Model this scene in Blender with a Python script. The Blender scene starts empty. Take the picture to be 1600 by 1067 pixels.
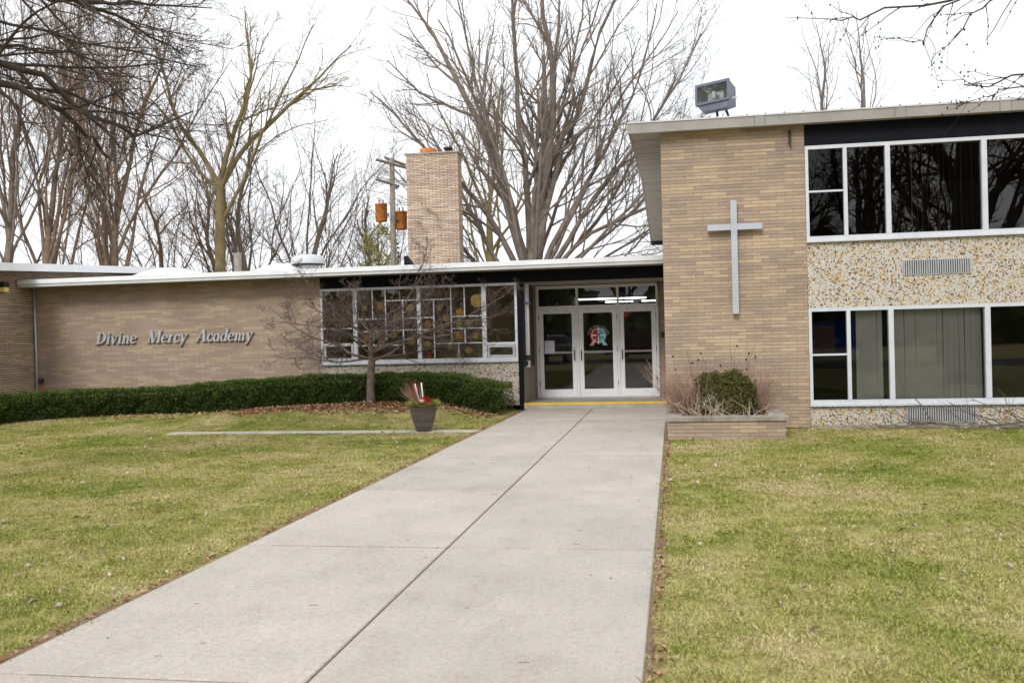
import bpy, math, random
import numpy as np
from mathutils import Matrix, Vector

# ------------------------------------------------------------------ camera, sky, sun, exposure
SC = bpy.context.scene
COL = SC.collection
F_PX, YAW, PITCH, ROLL, EYE = 1468.2, 0.1704, -0.00614, -0.02527, 1.70      # measured on a 1600 px wide frame
_fw = np.array([-math.sin(YAW)*math.cos(PITCH), math.cos(YAW)*math.cos(PITCH), math.sin(PITCH)])
_r0 = np.array([math.cos(YAW), math.sin(YAW), 0.0]); _u0 = np.cross(_r0, _fw)
_r = math.cos(ROLL)*_r0 + math.sin(ROLL)*_u0; _u = -math.sin(ROLL)*_r0 + math.cos(ROLL)*_u0
cam_d = bpy.data.cameras.new('camera'); cam = bpy.data.objects.new('camera', cam_d); COL.objects.link(cam)
cam_d.sensor_width = 36; cam_d.lens = 36*F_PX/1600; cam_d.clip_start = .1; cam_d.clip_end = 2000
cam.matrix_world = Matrix(((_r[0], _u[0], -_fw[0], 0), (_r[1], _u[1], -_fw[1], 0), (_r[2], _u[2], -_fw[2], EYE), (0, 0, 0, 1)))
cam_d.dof.use_dof = True; cam_d.dof.focus_distance = 18.5; cam_d.dof.aperture_fstop = 3.5
SC.camera = cam

def ray(x, y): return (x-800)/F_PX*_r - (y-533.5)/F_PX*_u + _fw
def at(x, y, Y):                                   # a photo position on the vertical plane at depth Y
    d = ray(x, y); p = d*(Y/d[1]); return np.array([p[0], p[1], p[2]+EYE])

SUN_EL, SUN_AZ = math.radians(40), math.radians(-170)   # azimuth from +Y, clockwise
world = bpy.data.worlds.new('World'); SC.world = world; world.use_nodes = True
wn, wl = world.node_tree.nodes, world.node_tree.links
wn.clear()
sky = wn.new('ShaderNodeTexSky'); sky.sky_type = 'NISHITA'; sky.sun_disc = False
sky.sun_elevation = SUN_EL; sky.sun_rotation = SUN_AZ; sky.dust_density = 4; sky.air_density = 1.0
hs = wn.new('ShaderNodeHueSaturation'); hs.inputs['Saturation'].default_value = .22
wl.new(sky.outputs[0], hs.inputs['Color'])
tc = wn.new('ShaderNodeTexCoord'); nz = wn.new('ShaderNodeTexNoise'); nz.inputs['Scale'].default_value = 2.2; nz.inputs['Detail'].default_value = 5
wl.new(tc.outputs['Generated'], nz.inputs['Vector'])
cr = wn.new('ShaderNodeValToRGB'); cr.color_ramp.elements[0].position = .3; cr.color_ramp.elements[1].position = .75
cr.color_ramp.elements[0].color = (8.6, 8.9, 9.4, 1); cr.color_ramp.elements[1].color = (10.6, 10.7, 10.9, 1)
wl.new(nz.outputs[0], cr.inputs[0])
mx = wn.new('ShaderNodeMix'); mx.data_type = 'RGBA'; mx.inputs['Factor'].default_value = .86
wl.new(hs.outputs[0], mx.inputs[6]); wl.new(cr.outputs[0], mx.inputs[7])
bg = wn.new('ShaderNodeBackground'); bg.inputs['Strength'].default_value = .1
wo = wn.new('ShaderNodeOutputWorld'); wl.new(mx.outputs[2], bg.inputs['Color']); wl.new(bg.outputs[0], wo.inputs[0])

sd = bpy.data.lights.new('sun', 'SUN'); sd.energy = 1.3; sd.angle = math.radians(18); sd.color = (1, .975, .95)
sun = bpy.data.objects.new('sun', sd); COL.objects.link(sun)
_sdir = Vector((math.sin(SUN_AZ)*math.cos(SUN_EL), math.cos(SUN_AZ)*math.cos(SUN_EL), math.sin(SUN_EL)))
sun.rotation_euler = _sdir.to_track_quat('Z', 'Y').to_euler()
vs = SC.view_settings; vs.view_transform = 'Standard'; vs.look = 'None'; vs.gamma = 1; vs.use_curve_mapping = False; vs.exposure = .5
SC.render.engine = 'CYCLES'

# ------------------------------------------------------------------ helpers
rng = np.random.default_rng(7); random.seed(7)

class MB:
    """collects geometry in world coordinates, builds ONE mesh object"""
    def __init__(s): s.v = []; s.f = []; s.t = []; s.m = []; s.n = 0
    def add(s, verts, faces, tone=0.0, mi=0):
        verts = np.asarray(verts, float).reshape(-1, 3)
        s.v.append(verts); o = s.n; s.n += len(verts)
        for q in faces: s.f.append([i+o for i in q]); s.t.append(tone); s.m.append(mi)
        return s
    def box(s, a, b, tone=0.0, mi=0, M=None):
        x0, y0, z0 = np.minimum(a, b); x1, y1, z1 = np.maximum(a, b)
        v = np.array([(x0,y0,z0),(x1,y0,z0),(x1,y1,z0),(x0,y1,z0),(x0,y0,z1),(x1,y0,z1),(x1,y1,z1),(x0,y1,z1)])
        if M is not None: v = v @ np.array(M)[:3,:3].T + np.array(M)[:3,3]
        return s.add(v, [(0,3,2,1),(4,5,6,7),(0,1,5,4),(1,2,6,5),(2,3,7,6),(3,0,4,7)], tone, mi)
    def prism(s, poly, y0, y1, tone=0.0, mi=0, frame=None):
        """poly of (x, z); extruded along y; frame maps local (x,y,z) to world"""
        n = len(poly); v = [(x, y0, z) for x, z in poly] + [(x, y1, z) for x, z in poly]
        v = np.array(v, float)
        if frame is not None: v = v @ np.array(frame)[:3,:3].T + np.array(frame)[:3,3]
        f = [list(range(n)), list(range(2*n-1, n-1, -1))] + [(i, i+n, (i+1) % n+n, (i+1) % n) for i in range(n)]
        return s.add(v, f, tone, mi)
    def tube(s, pts, rad, k=6, mi=0, cap=True):
        pts = np.asarray(pts, float)[None]; rad = np.broadcast_to(np.asarray(rad, float), (pts.shape[1],))[None]
        v, f = tubes(pts, rad, k); f = f.tolist()
        if cap: n = pts.shape[1]; f += [list(range(k))[::-1], list(range((n-1)*k, n*k))]
        return s.add(v, f, 0, mi)
    def lathe(s, prof, c, k=28, mi=0):
        v = []; f = []
        for r, z in prof:
            for i in range(k): a = 2*math.pi*i/k; v.append((c[0]+r*math.cos(a), c[1]+r*math.sin(a), c[2]+z))
        for j in range(len(prof)-1):
            for i in range(k): f.append((j*k+i, j*k+(i+1) % k, (j+1)*k+(i+1) % k, (j+1)*k+i))
        return s.add(v, f, 0, mi)
    def build(s, name, mat, parent=None, smooth=False):
        me = bpy.data.meshes.new(name)
        V = np.concatenate(s.v) if s.v else np.zeros((0,3))
        me.from_pydata(V.tolist(), [], s.f)
        fin(me, mat, np.array(s.t), np.array(s.m), smooth)
        return link(name, me, parent)

def fin(me, mat, tone=None, mi=None, smooth=False):
    for m in (mat if isinstance(mat, (list, tuple)) else [mat]): me.materials.append(m)
    if tone is not None and len(tone):
        a = me.attributes.new('tone', 'FLOAT', 'FACE'); a.data.foreach_set('value', tone.astype(np.float32))
    if mi is not None and mi.any(): me.polygons.foreach_set('material_index', mi.astype(np.int32))
    if smooth: me.polygons.foreach_set('use_smooth', np.ones(len(me.polygons), bool))
    me.update()

def fast_mesh(name, V, Fc, mat, tone=None, smooth=False):
    """V (n,3), Fc (m,k) all faces with k corners"""
    me = bpy.data.meshes.new(name); V = np.ascontiguousarray(V, np.float32); Fc = np.ascontiguousarray(Fc, np.int32)
    m, k = Fc.shape
    me.vertices.add(len(V)); me.vertices.foreach_set('co', V.ravel())
    me.loops.add(m*k); me.loops.foreach_set('vertex_index', Fc.ravel())
    me.polygons.add(m); me.polygons.foreach_set('loop_start', np.arange(0, m*k, k, dtype=np.int32))
    me.update(calc_edges=True)
    fin(me, mat, tone, None, smooth); me.validate()
    return me

def link(name, me, parent=None, loc=None):
    o = bpy.data.objects.new(name, me); COL.objects.link(o)
    if loc is not None: o.location = loc
    if parent is not None:
        o.parent = parent; o.matrix_parent_inverse = WORLD[parent.name].inverted()
    WORLD[o.name] = (WORLD[parent.name] if parent is not None and False else Matrix.Translation(o.location))
    return o
WORLD = {}
def thing(name, label, cat, loc, group=None):
    o = bpy.data.objects.new(name, None); COL.objects.link(o); o.location = loc; o.empty_display_size = .2
    WORLD[o.name] = Matrix.Translation(Vector(loc)); return tag(o, label, cat, group)
def tag(o, label, cat, group=None):
    o['label'] = label; o['category'] = cat
    if group: o['group'] = group
    return o
def kind(o, k): o['kind'] = k; return o

def tubes(pts, rad, k):
    """pts (N,n,3), rad (N,n) -> verts, quads; a tube for each polyline"""
    N, n, _ = pts.shape
    T = np.gradient(pts, axis=1) if n > 2 else np.repeat(pts[:,1:]-pts[:,:1], 2, 1)
    T /= np.linalg.norm(T, axis=2, keepdims=True)+1e-9
    ref = np.where(np.abs(T[..., 2:3]) > .92, np.array([1., 0, 0]), np.array([0, 0, 1.]))
    A = np.cross(T, ref); A /= np.linalg.norm(A, axis=2, keepdims=True)+1e-9; B = np.cross(T, A)
    a = np.arange(k)*2*np.pi/k
    ring = A[:,:,None]*np.cos(a)[None,None,:,None] + B[:,:,None]*np.sin(a)[None,None,:,None]
    V = (pts[:,:,None]+ring*rad[:,:,None,None]).reshape(-1, 3)
    base = (np.arange(N)*n*k)[:,None,None] + (np.arange(n-1)*k)[None,:,None]
    i = np.arange(k)[None,None,:]; j = (i+1) % k
    F = np.stack([base+i, base+j, base+k+j, base+k+i], -1).reshape(-1, 4)
    return V, F

# ------------------------------------------------------------------ materials
def new_mat(name):
    m = bpy.data.materials.new(name); m.use_nodes = True
    return m, m.node_tree.nodes, m.node_tree.links, m.node_tree.nodes['Principled BSDF']
def lin(c): return tuple((x/12.92 if x <= .04045 else ((x+.055)/1.055)**2.4) for x in c)
def rgb(r, g, b): return lin((r/255, g/255, b/255))+(1,)
def wpos(n, l, scale=(1,1,1)):
    g = n.new('ShaderNodeNewGeometry'); mp = n.new('ShaderNodeMapping'); mp.inputs['Scale'].default_value = scale
    l.new(g.outputs['Position'], mp.inputs['Vector']); return mp.outputs[0]
def noise(n, l, vec, scale, detail=4, rough=.55):
    t = n.new('ShaderNodeTexNoise'); t.inputs['Scale'].default_value = scale; t.inputs['Detail'].default_value = detail
    t.inputs['Roughness'].default_value = rough; l.new(vec, t.inputs['Vector']); return t.outputs[0]
def ramp(n, l, fac, stops):
    r = n.new('ShaderNodeValToRGB'); e = r.color_ramp.elements
    while len(e) < len(stops): e.new(.5)
    for q, (p, c) in zip(e, stops): q.position = p; q.color = c
    l.new(fac, r.inputs[0]); return r.outputs[0]
def mixc(n, l, fac, a, b, mode='MIX'):
    x = n.new('ShaderNodeMix'); x.data_type = 'RGBA'; x.blend_type = mode
    for s, v in ((0, fac), (6, a), (7, b)):
        if hasattr(v, 'is_linked'): l.new(v, x.inputs[s])
        else: x.inputs[s].default_value = v
    return x.outputs[2]
def bump(n, l, b, h, strength=.3, dist=.01):
    q = n.new('ShaderNodeBump'); q.inputs['Strength'].default_value = strength; q.inputs['Distance'].default_value = dist
    l.new(h, q.inputs['Height']); l.new(q.outputs[0], b.inputs['Normal'])
def pm(name, c1, c2, scale=6, rough=.7, metal=0, bstr=.2, bdist=.004, fine=None, spec=.4):
    """two-tone noise material with fine relief"""
    m, n, l, b = new_mat(name); v = wpos(n, l)
    f = noise(n, l, v, scale, 6, .6); c = ramp(n, l, f, [(.3, c1), (.7, c2)])
    l.new(c, b.inputs['Base Color']); b.inputs['Roughness'].default_value = rough; b.inputs['Metallic'].default_value = metal
    b.inputs['Specular IOR Level'].default_value = spec
    bump(n, l, b, noise(n, l, v, fine or scale*12, 4), bstr, bdist); return m

def brick_mat(name, stops):
    m, n, l, b = new_mat(name); v = wpos(n, l)
    a = n.new('ShaderNodeAttribute'); a.attribute_name = 'tone'
    c = ramp(n, l, a.outputs['Fac'], stops)
    st = ramp(n, l, noise(n, l, v, 1.1, 5), [(.3, (.80, .79, .78, 1)), (.72, (1.06, 1.05, 1.04, 1))])
    fine = ramp(n, l, noise(n, l, v, 90, 3), [(.25, (.84, .83, .82, 1)), (.75, (1.1, 1.1, 1.1, 1))])
    c = mixc(n, l, 1., c, st, 'MULTIPLY'); c = mixc(n, l, 1., c, fine, 'MULTIPLY')
    l.new(c, b.inputs['Base Color']); b.inputs['Roughness'].default_value = .85
    bump(n, l, b, noise(n, l, v, 160, 3), .35, .003); return m
M = {}
M['brick'] = brick_mat('tan_brick', [(0, rgb(165,146,132)), (.3, rgb(174,154,136)), (.6, rgb(184,163,140)), (1, rgb(197,175,147))])
M['brick_pale'] = brick_mat('pale_brick', [(0, rgb(176,154,138)), (.4, rgb(194,172,152)), (1, rgb(216,196,172))])
M['mortar'] = pm('mortar', rgb(140,121,103), rgb(156,137,118), 9, .95)
M['mortar_dark'] = pm('raked_mortar', rgb(84,68,58), rgb(104,86,74), 9, .95)
M['white'] = pm('white_frame_paint', rgb(222,224,228), rgb(234,235,238), 5, .45, 0, .05)
M['frame'] = pm('pale_window_frame', rgb(198,201,208), rgb(212,214,220), 5, .45, 0, .05)
M['alu'] = pm('aluminium_frame', rgb(186,188,192), rgb(206,207,210), 5, .4, .3, .05)
M['navy'] = pm('navy_panel', rgb(13,14,22), rgb(20,21,31), 3, .7, 0, .08, spec=.15)
M['fascia'] = pm('beige_fascia', rgb(144,140,135), rgb(160,156,151), 2.5, .55, 0, .1)
M['fascia_white'] = pm('white_roof_edge', rgb(226,228,232), rgb(240,241,243), 2.5, .5, 0, .1)
M['fascia_grey'] = pm('grey_gutter', rgb(188,189,190), rgb(206,206,206), 2.5, .5, 0, .1)
M['soffit'] = pm('soffit_board', rgb(160,153,144), rgb(176,169,160), 2.5, .7)
M['roof'] = pm('roof_membrane', rgb(196,196,194), rgb(216,216,214), 1.5, .8)
M['dark'] = pm('dark_metal', rgb(30,30,32), rgb(44,44,46), 8, .5)
M['rust'] = pm('rusty_steel', rgb(150,82,36), rgb(206,130,62), 9, .8, 0, .4)
M['steel'] = pm('painted_steel', rgb(92,94,108), rgb(112,114,128), 6, .45, .2, .1)
M['letter'] = pm('brushed_metal_letter', rgb(176,177,180), rgb(196,197,200), 12, .4, .15, .05)
M['cross'] = pm('silver_cross_paint', rgb(176,178,186), rgb(192,194,202), 3, .42, .2, .05)
M['stone'] = pm('weathered_coping', rgb(120,114,104), rgb(172,164,152), 5, .9, 0, .5, .006)
M['step'] = pm('step_concrete', rgb(150,144,134), rgb(176,170,160), 4, .9, 0, .3)
M['yellow'] = pm('worn_yellow_paint', rgb(206,168,50), rgb(226,194,84), 5, .7)
M['soil'] = pm('dark_soil', rgb(58,46,36), rgb(88,72,56), 8, 1, 0, .8, .02)
M['edge_soil'] = pm('dry_edge_soil', rgb(112,90,72), rgb(160,134,108), 16, 1, 0, .8, .01)
M['joint'] = pm('dirty_joint', rgb(72,64,54), rgb(104,94,80), 14, 1, 0, .5)
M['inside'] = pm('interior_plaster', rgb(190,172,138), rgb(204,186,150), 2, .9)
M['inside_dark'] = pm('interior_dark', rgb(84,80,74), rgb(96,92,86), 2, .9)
M['floor_in'] = pm('interior_floor', rgb(70,62,54), rgb(84,76,66), 3, .5)
M['blind'] = pm('grey_fabric_blind', rgb(206,206,198), rgb(218,218,210), 3, .9)
M['blue_board'] = pm('blue_display_board', rgb(34,66,140), rgb(44,80,158), 3, .8)
M['pink_board'] = pm('faded_poster', rgb(150,110,130), rgb(170,130,146), 5, .8)
M['paper'] = pm('yellow_paper', rgb(236,200,104), rgb(246,222,146), 20, .9)
M['paper_orange'] = pm('orange_paper', rgb(240,176,40), rgb(250,200,76), 20, .9)
M['red'] = pm('red_card', rgb(206,60,36), rgb(220,76,48), 20, .8)
M['teal'] = pm('teal_card', rgb(38,112,104), rgb(50,128,118), 20, .8)
M['wood_pole'] = pm('weathered_pole', rgb(120,112,104), rgb(154,146,136), 5, .9, 0, .4)
M['bark_grey'] = pm('grey_bark', rgb(100,90,82), rgb(140,128,118), 4, .95, 0, .8, .02, 30)
M['bark_brown'] = pm('brown_bark', rgb(104,86,74), rgb(142,122,108), 4, .95, 0, .8, .02, 30)
M['bark_moss'] = pm('mossy_bark', rgb(104,92,64), rgb(140,126,92), 3, .95, 0, .8, .02, 30)
M['bark_dark'] = pm('dark_bark', rgb(56,48,44), rgb(88,76,66), 5, .95, 0, .8, .02, 30)
M['bark_crab'] = pm('crabapple_bark', rgb(82,70,65), rgb(120,105,98), 9, .9, 0, .7, .008, 60)
M['twig_red'] = pm('dry_stem', rgb(138,108,94), rgb(184,156,134), 6, .9)
M['twig_pale'] = pm('pale_dead_stem', rgb(190,172,148), rgb(220,206,186), 6, .9)
M['rust_leaf'] = pm('rusty_dead_leaf', rgb(126,82,58), rgb(160,112,84), 12, .9)
M['seed'] = pm('black_seed_head', rgb(36,26,22), rgb(54,42,36), 12, .9)
M['bulb_red'] = pm('red_petal', rgb(150,10,22), rgb(184,22,36), 14, .6)
M['birch'] = pm('white_birch_bark', rgb(214,204,192), rgb(240,234,226), 16, .8, 0, .3)
M['asphalt'] = pm('asphalt', rgb(62,62,64), rgb(80,80,82), 8, .95, 0, .4)

def foliage_mat(name, stops, patch=1.2, rough=.6):
    m, n, l, b = new_mat(name); v = wpos(n, l)
    a = n.new('ShaderNodeAttribute'); a.attribute_name = 'tone'
    add = n.new('ShaderNodeMath'); add.operation = 'MULTIPLY_ADD'; add.inputs[1].default_value = .62
    s2 = n.new('ShaderNodeMath'); s2.operation = 'MULTIPLY'; s2.inputs[1].default_value = .55
    l.new(noise(n, l, v, patch, 4), s2.inputs[0]); l.new(a.outputs['Fac'], add.inputs[0]); l.new(s2.outputs[0], add.inputs[2])
    l.new(ramp(n, l, add.outputs[0], stops), b.inputs['Base Color']); b.inputs['Roughness'].default_value = rough
    b.inputs['Specular IOR Level'].default_value = .25
    b.inputs['Subsurface Weight'].default_value = 0
    return m
M['yew'] = foliage_mat('yew_needles', [(.15, rgb(38,52,24)), (.45, rgb(64,84,36)), (.75, rgb(96,112,48)), (1, rgb(126,124,62))], 2.5)
M['shrub'] = foliage_mat('evergreen_shrub_leaf', [(.15, rgb(48,52,26)), (.45, rgb(78,84,40)), (.72, rgb(106,108,56)), (.9, rgb(132,104,66))], 6)
M['cedar'] = foliage_mat('cedar_sprig', [(.1, rgb(80,84,30)), (.5, rgb(122,124,48)), (1, rgb(168,160,80))], 8)
M['litter'] = foliage_mat('fallen_leaves', [(.1, rgb(92,60,46)), (.4, rgb(140,98,76)), (.7, rgb(172,132,106)), (1, rgb(206,178,152))], 3, .85)
M['lawnleaf'] = foliage_mat('pale_leaf_scraps', [(.1, rgb(104,84,66)), (.5, rgb(160,144,124)), (1, rgb(206,196,180))], 3, .85)
M['holly'] = foliage_mat('sparse_evergreen', [(.1, rgb(84,88,50)), (.5, rgb(128,128,76)), (1, rgb(172,162,100))], .6)

def grass_mat():
    m, n, l, b = new_mat('grass_blades'); v = wpos(n, l)
    a = n.new('ShaderNodeAttribute'); a.attribute_name = 'tone'
    oi = n.new('ShaderNodeObjectInfo')
    p1 = noise(n, l, v, .55, 5, .6); p2 = noise(n, l, v, 3.2, 4, .6)
    s = n.new('ShaderNodeMath'); s.operation = 'MULTIPLY_ADD'; s.inputs[1].default_value = 1.55; l.new(p1, s.inputs[0])
    s3 = n.new('ShaderNodeMath'); s3.operation = 'MULTIPLY_ADD'; s3.inputs[1].default_value = .5; l.new(p2, s3.inputs[0]); l.new(s.outputs[0], s3.inputs[2])
    s4 = n.new('ShaderNodeMath'); s4.operation = 'MULTIPLY_ADD'; s4.inputs[1].default_value = .42; l.new(a.outputs['Fac'], s4.inputs[0]); l.new(s3.outputs[0], s4.inputs[2])
    s5 = n.new('ShaderNodeMath'); s5.operation = 'SUBTRACT'; s5.inputs[1].default_value = .36; l.new(s4.outputs[0], s5.inputs[0])
    s.inputs[2].default_value = -.31
    c = ramp(n, l, s5.outputs[0], [(.14, rgb(116,142,52)), (.40, rgb(162,174,80)), (.64, rgb(204,194,128)), (.88, rgb(228,212,174))])
    l.new(c, b.inputs['Base Color']); b.inputs['Roughness'].default_value = .7; b.inputs['Specular IOR Level'].default_value = .2
    return m
M['grass'] = grass_mat()
def lawn_mat():
    m, n, l, b = new_mat('lawn_soil_and_thatch'); v = wpos(n, l)
    f = noise(n, l, v, .55, 5, .6); c = ramp(n, l, f, [(.3, rgb(146,146,88)), (.55, rgb(172,162,112)), (.75, rgb(186,170,132))])
    g = ramp(n, l, noise(n, l, v, 28, 5, .7), [(.3, (.55, .55, .5, 1)), (.7, (1.15, 1.12, 1.05, 1))])
    l.new(mixc(n, l, 1., c, g, 'MULTIPLY'), b.inputs['Base Color']); b.inputs['Roughness'].default_value = 1
    b.inputs['Specular IOR Level'].default_value = .1
    bump(n, l, b, noise(n, l, v, 40, 4), .8, .02); return m
M['lawn'] = lawn_mat()
def concrete_mat():
    m, n, l, b = new_mat('broom_finished_concrete'); v = wpos(n, l)
    c = ramp(n, l, noise(n, l, v, .7, 6, .6), [(.3, rgb(172,165,156)), (.7, rgb(190,183,173))])
    sp = ramp(n, l, noise(n, l, v, 60, 6, .85), [(.32, (.70, .69, .68, 1)), (.5, (1, 1, 1, 1)), (.70, (1.22, 1.22, 1.22, 1))])
    gr = ramp(n, l, noise(n, l, v, 22, 5, .8), [(.34, (.84, .83, .82, 1)), (.5, (1, 1, 1, 1)), (.68, (1.1, 1.1, 1.1, 1))]); sp = mixc(n, l, 1., sp, gr, 'MULTIPLY')
    st = ramp(n, l, noise(n, l, wpos(n, l, (1, .5, 1)), 3.4, 7, .72), [(.30, (.87, .86, .84, 1)), (.48, (1, 1, 1, 1)), (.7, (1.04, 1.04, 1.03, 1))])
    oi = n.new('ShaderNodeObjectInfo'); c = mixc(n, l, 1., c, ramp(n, l, oi.outputs['Random'], [(0, (.94, .94, .935, 1)), (1, (1.03, 1.03, 1.03, 1))]), 'MULTIPLY')
    c = mixc(n, l, 1., c, sp, 'MULTIPLY'); c = mixc(n, l, 1., c, st, 'MULTIPLY')
    l.new(c, b.inputs['Base Color']); b.inputs['Roughness'].default_value = .92
    bump(n, l, b, noise(n, l, v, 110, 4), .35, .004); return m
M['concrete'] = concrete_mat()
def mosaic_mat():
    m, n, l, b = new_mat('glass_tile_mosaic'); cell = .0225
    v = wpos(n, l, (1/cell, 1/cell, 1/cell))
    fl = n.new('ShaderNodeVectorMath'); fl.operation = 'FLOOR'; l.new(v, fl.inputs[0])
    w = n.new('ShaderNodeTexWhiteNoise'); w.noise_dimensions = '3D'; l.new(fl.outputs[0], w.inputs['Vector'])
    r = n.new('ShaderNodeValToRGB'); r.color_ramp.interpolation = 'CONSTANT'; e = r.color_ramp.elements
    st = [(0, rgb(190,188,184)), (.34, rgb(206,203,197)), (.56, rgb(196,178,134)), (.67, rgb(184,146,70)), (.77, rgb(160,112,42)), (.835, rgb(112,72,34)), (.90, rgb(50,40,34)), (.965, rgb(176,176,174))]
    while len(e) < len(st): e.new(.5)
    for q, (p, c) in zip(e, st): q.position = p; q.color = c
    nb = n.new('ShaderNodeTexNoise'); nb.inputs['Scale'].default_value = .09; nb.inputs['Detail'].default_value = 3; l.new(fl.outputs[0], nb.inputs['Vector'])
    ma = n.new('ShaderNodeMath'); ma.operation = 'MULTIPLY_ADD'; ma.inputs[1].default_value = .7; l.new(nb.outputs[0], ma.inputs[0]); l.new(w.outputs['Value'], ma.inputs[2])
    mb_ = n.new('ShaderNodeMath'); mb_.operation = 'SUBTRACT'; mb_.inputs[1].default_value = .35; mb_.use_clamp = True; l.new(ma.outputs[0], mb_.inputs[0]); l.new(mb_.outputs[0], r.inputs[0])
    fr = n.new('ShaderNodeVectorMath'); fr.operation = 'FRACTION'; l.new(v, fr.inputs[0])
    sx = n.new('ShaderNodeSeparateXYZ'); l.new(fr.outputs[0], sx.inputs[0])
    mm = []
    for o in ('X', 'Z'):
        p = n.new('ShaderNodeMath'); p.operation = 'PINGPONG'; p.inputs[1].default_value = .5; l.new(sx.outputs[o], p.inputs[0]); mm.append(p.outputs[0])
    mi = n.new('ShaderNodeMath'); mi.operation = 'MINIMUM'; l.new(mm[0], mi.inputs[0]); l.new(mm[1], mi.inputs[1])
    g = n.new('ShaderNodeMath'); g.operation = 'GREATER_THAN'; g.inputs[1].default_value = .04; l.new(mi.outputs[0], g.inputs[0])
    c = mixc(n, l, g.outputs[0], rgb(176,170,158), r.outputs[0]); l.new(c, b.inputs['Base Color'])
    b.inputs['Roughness'].default_value = .35; bump(n, l, b, g.outputs[0], .3, .002); return m
M['mosaic'] = mosaic_mat()
def glass_mat(name, ior, tint):
    m = bpy.data.materials.new(name); m.use_nodes = True; n, l = m.node_tree.nodes, m.node_tree.links; n.clear()
    t = n.new('ShaderNodeBsdfTransparent'); t.inputs[0].default_value = tint
    g = n.new('ShaderNodeBsdfGlossy'); g.inputs['Roughness'].default_value = .0
    wv = n.new('ShaderNodeNewGeometry'); nn = n.new('ShaderNodeTexNoise'); nn.inputs['Scale'].default_value = .9; l.new(wv.outputs['Position'], nn.inputs['Vector'])
    bp = n.new('ShaderNodeBump'); bp.inputs['Strength'].default_value = .02; bp.inputs['Distance'].default_value = .05; l.new(nn.outputs[0], bp.inputs['Height']); l.new(bp.outputs[0], g.inputs['Normal'])
    f = n.new('ShaderNodeFresnel'); f.inputs['IOR'].default_value = ior
    x = n.new('ShaderNodeMixShader'); o = n.new('ShaderNodeOutputMaterial')
    l.new(f.outputs[0], x.inputs[0]); l.new(t.outputs[0], x.inputs[1]); l.new(g.outputs[0], x.inputs[2]); l.new(x.outputs[0], o.inputs[0]); return m
M['glass'] = glass_mat('window_glass', 1.75, (.93, .94, .95, 1))
M['screen_glass'] = glass_mat('screened_glass', 1.45, (.32, .33, .36, 1))
def emis(name, c, s):
    m, n, l, b = new_mat(name); b.inputs['Emission Color'].default_value = c; b.inputs['Emission Strength'].default_value = s
    b.inputs['Base Color'].default_value = (.8, .8, .8, 1); return m
M['tube_light'] = emis('fluorescent_tube', (1, .97, .9, 1), 5)
def pot_mat():
    m, n, l, b = new_mat('glazed_grey_pot'); v = wpos(n, l, (.5, .5, 5))
    c = ramp(n, l, noise(n, l, v, 2.2, 4), [(.32, rgb(62,60,66)), (.5, rgb(88,82,80)), (.7, rgb(112,96,86))])
    l.new(c, b.inputs['Base Color']); b.inputs['Roughness'].default_value = .5; bump(n, l, b, noise(n, l, v, 30), .2, .004); return m
M['pot'] = pot_mat()
def flat(name, c, rough=.6):
    m, n, l, b = new_mat(name); b.inputs['Base Color'].default_value = c; b.inputs['Roughness'].default_value = rough; return m
M['em_red'] = flat('emblem_red', rgb(178,30,42)); M['em_teal'] = flat('emblem_teal', rgb(78,180,194)); M['em_white'] = flat('emblem_white', rgb(226,224,222)); M['em_dark'] = flat('emblem_maroon', rgb(96,20,34))
M['paper_white'] = flat('notice_paper', rgb(196,198,214)); M['lens'] = glass_mat('floodlight_lens', 1.5, (.9, .93, .92, 1))
M['reflector'] = pm('floodlight_reflector', rgb(120,128,124), rgb(190,192,180), 9, .25, .8)
M['car_silver'] = pm('silver_car_paint', rgb(150,152,156), rgb(166,168,172), 2, .25, .6, 0); M['car_red'] = pm('dark_red_car_paint', rgb(84,22,26), rgb(98,28,32), 2, .25, .4, 0)
M['tyre'] = pm('tyre_rubber', rgb(26,26,26), rgb(36,36,36), 9, .9)

# ------------------------------------------------------------------ ground
def sstep(a, b, x): t = np.clip((x-a)/(b-a), 0, 1); return t*t*(3-2*t)
def gz(x, y):                                           # lawn height: flat, with a low mound carrying the hedge bed
    x = np.asarray(x, float); y = np.asarray(y, float)
    return -.02 + .245*sstep(17.1, 19.9, y)*sstep(-3.7, -5.2, x)*(1-.58*sstep(-7.5, -11.5, x))
gx = np.unique(np.concatenate([[-400, -200, -100, -60, -40, -30], np.arange(-24, 15, .5), [18, 25, 40, 70, 120, 250, 400]]))
gy = np.unique(np.concatenate([[-400, -200, -100, -50, -30, -20, -10], np.arange(-4, 30, .5), [34, 40, 50, 70, 120, 250, 500]]))
GX, GY = np.meshgrid(gx, gy); GZ = gz(GX, GY)
nx, ny = len(gx), len(gy); ii = (np.arange(ny-1)[:,None]*nx+np.arange(nx-1)[None]).ravel()
lawn = link('lawn', fast_mesh('lawn', np.stack([GX, GY, GZ], -1).reshape(-1, 3), np.stack([ii, ii+1, ii+nx+1, ii+nx], 1), M['lawn'], smooth=True))
kind(lawn, 'structure')
WX0, WXM, WX1 = -3.50, -1.85, -.18
walk = bpy.data.objects.new('walkway', None); COL.objects.link(walk); walk.location = (-1.85, 4, 0); WORLD['walkway'] = Matrix.Translation((-1.85, 4, 0)); kind(walk, 'structure')
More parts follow.
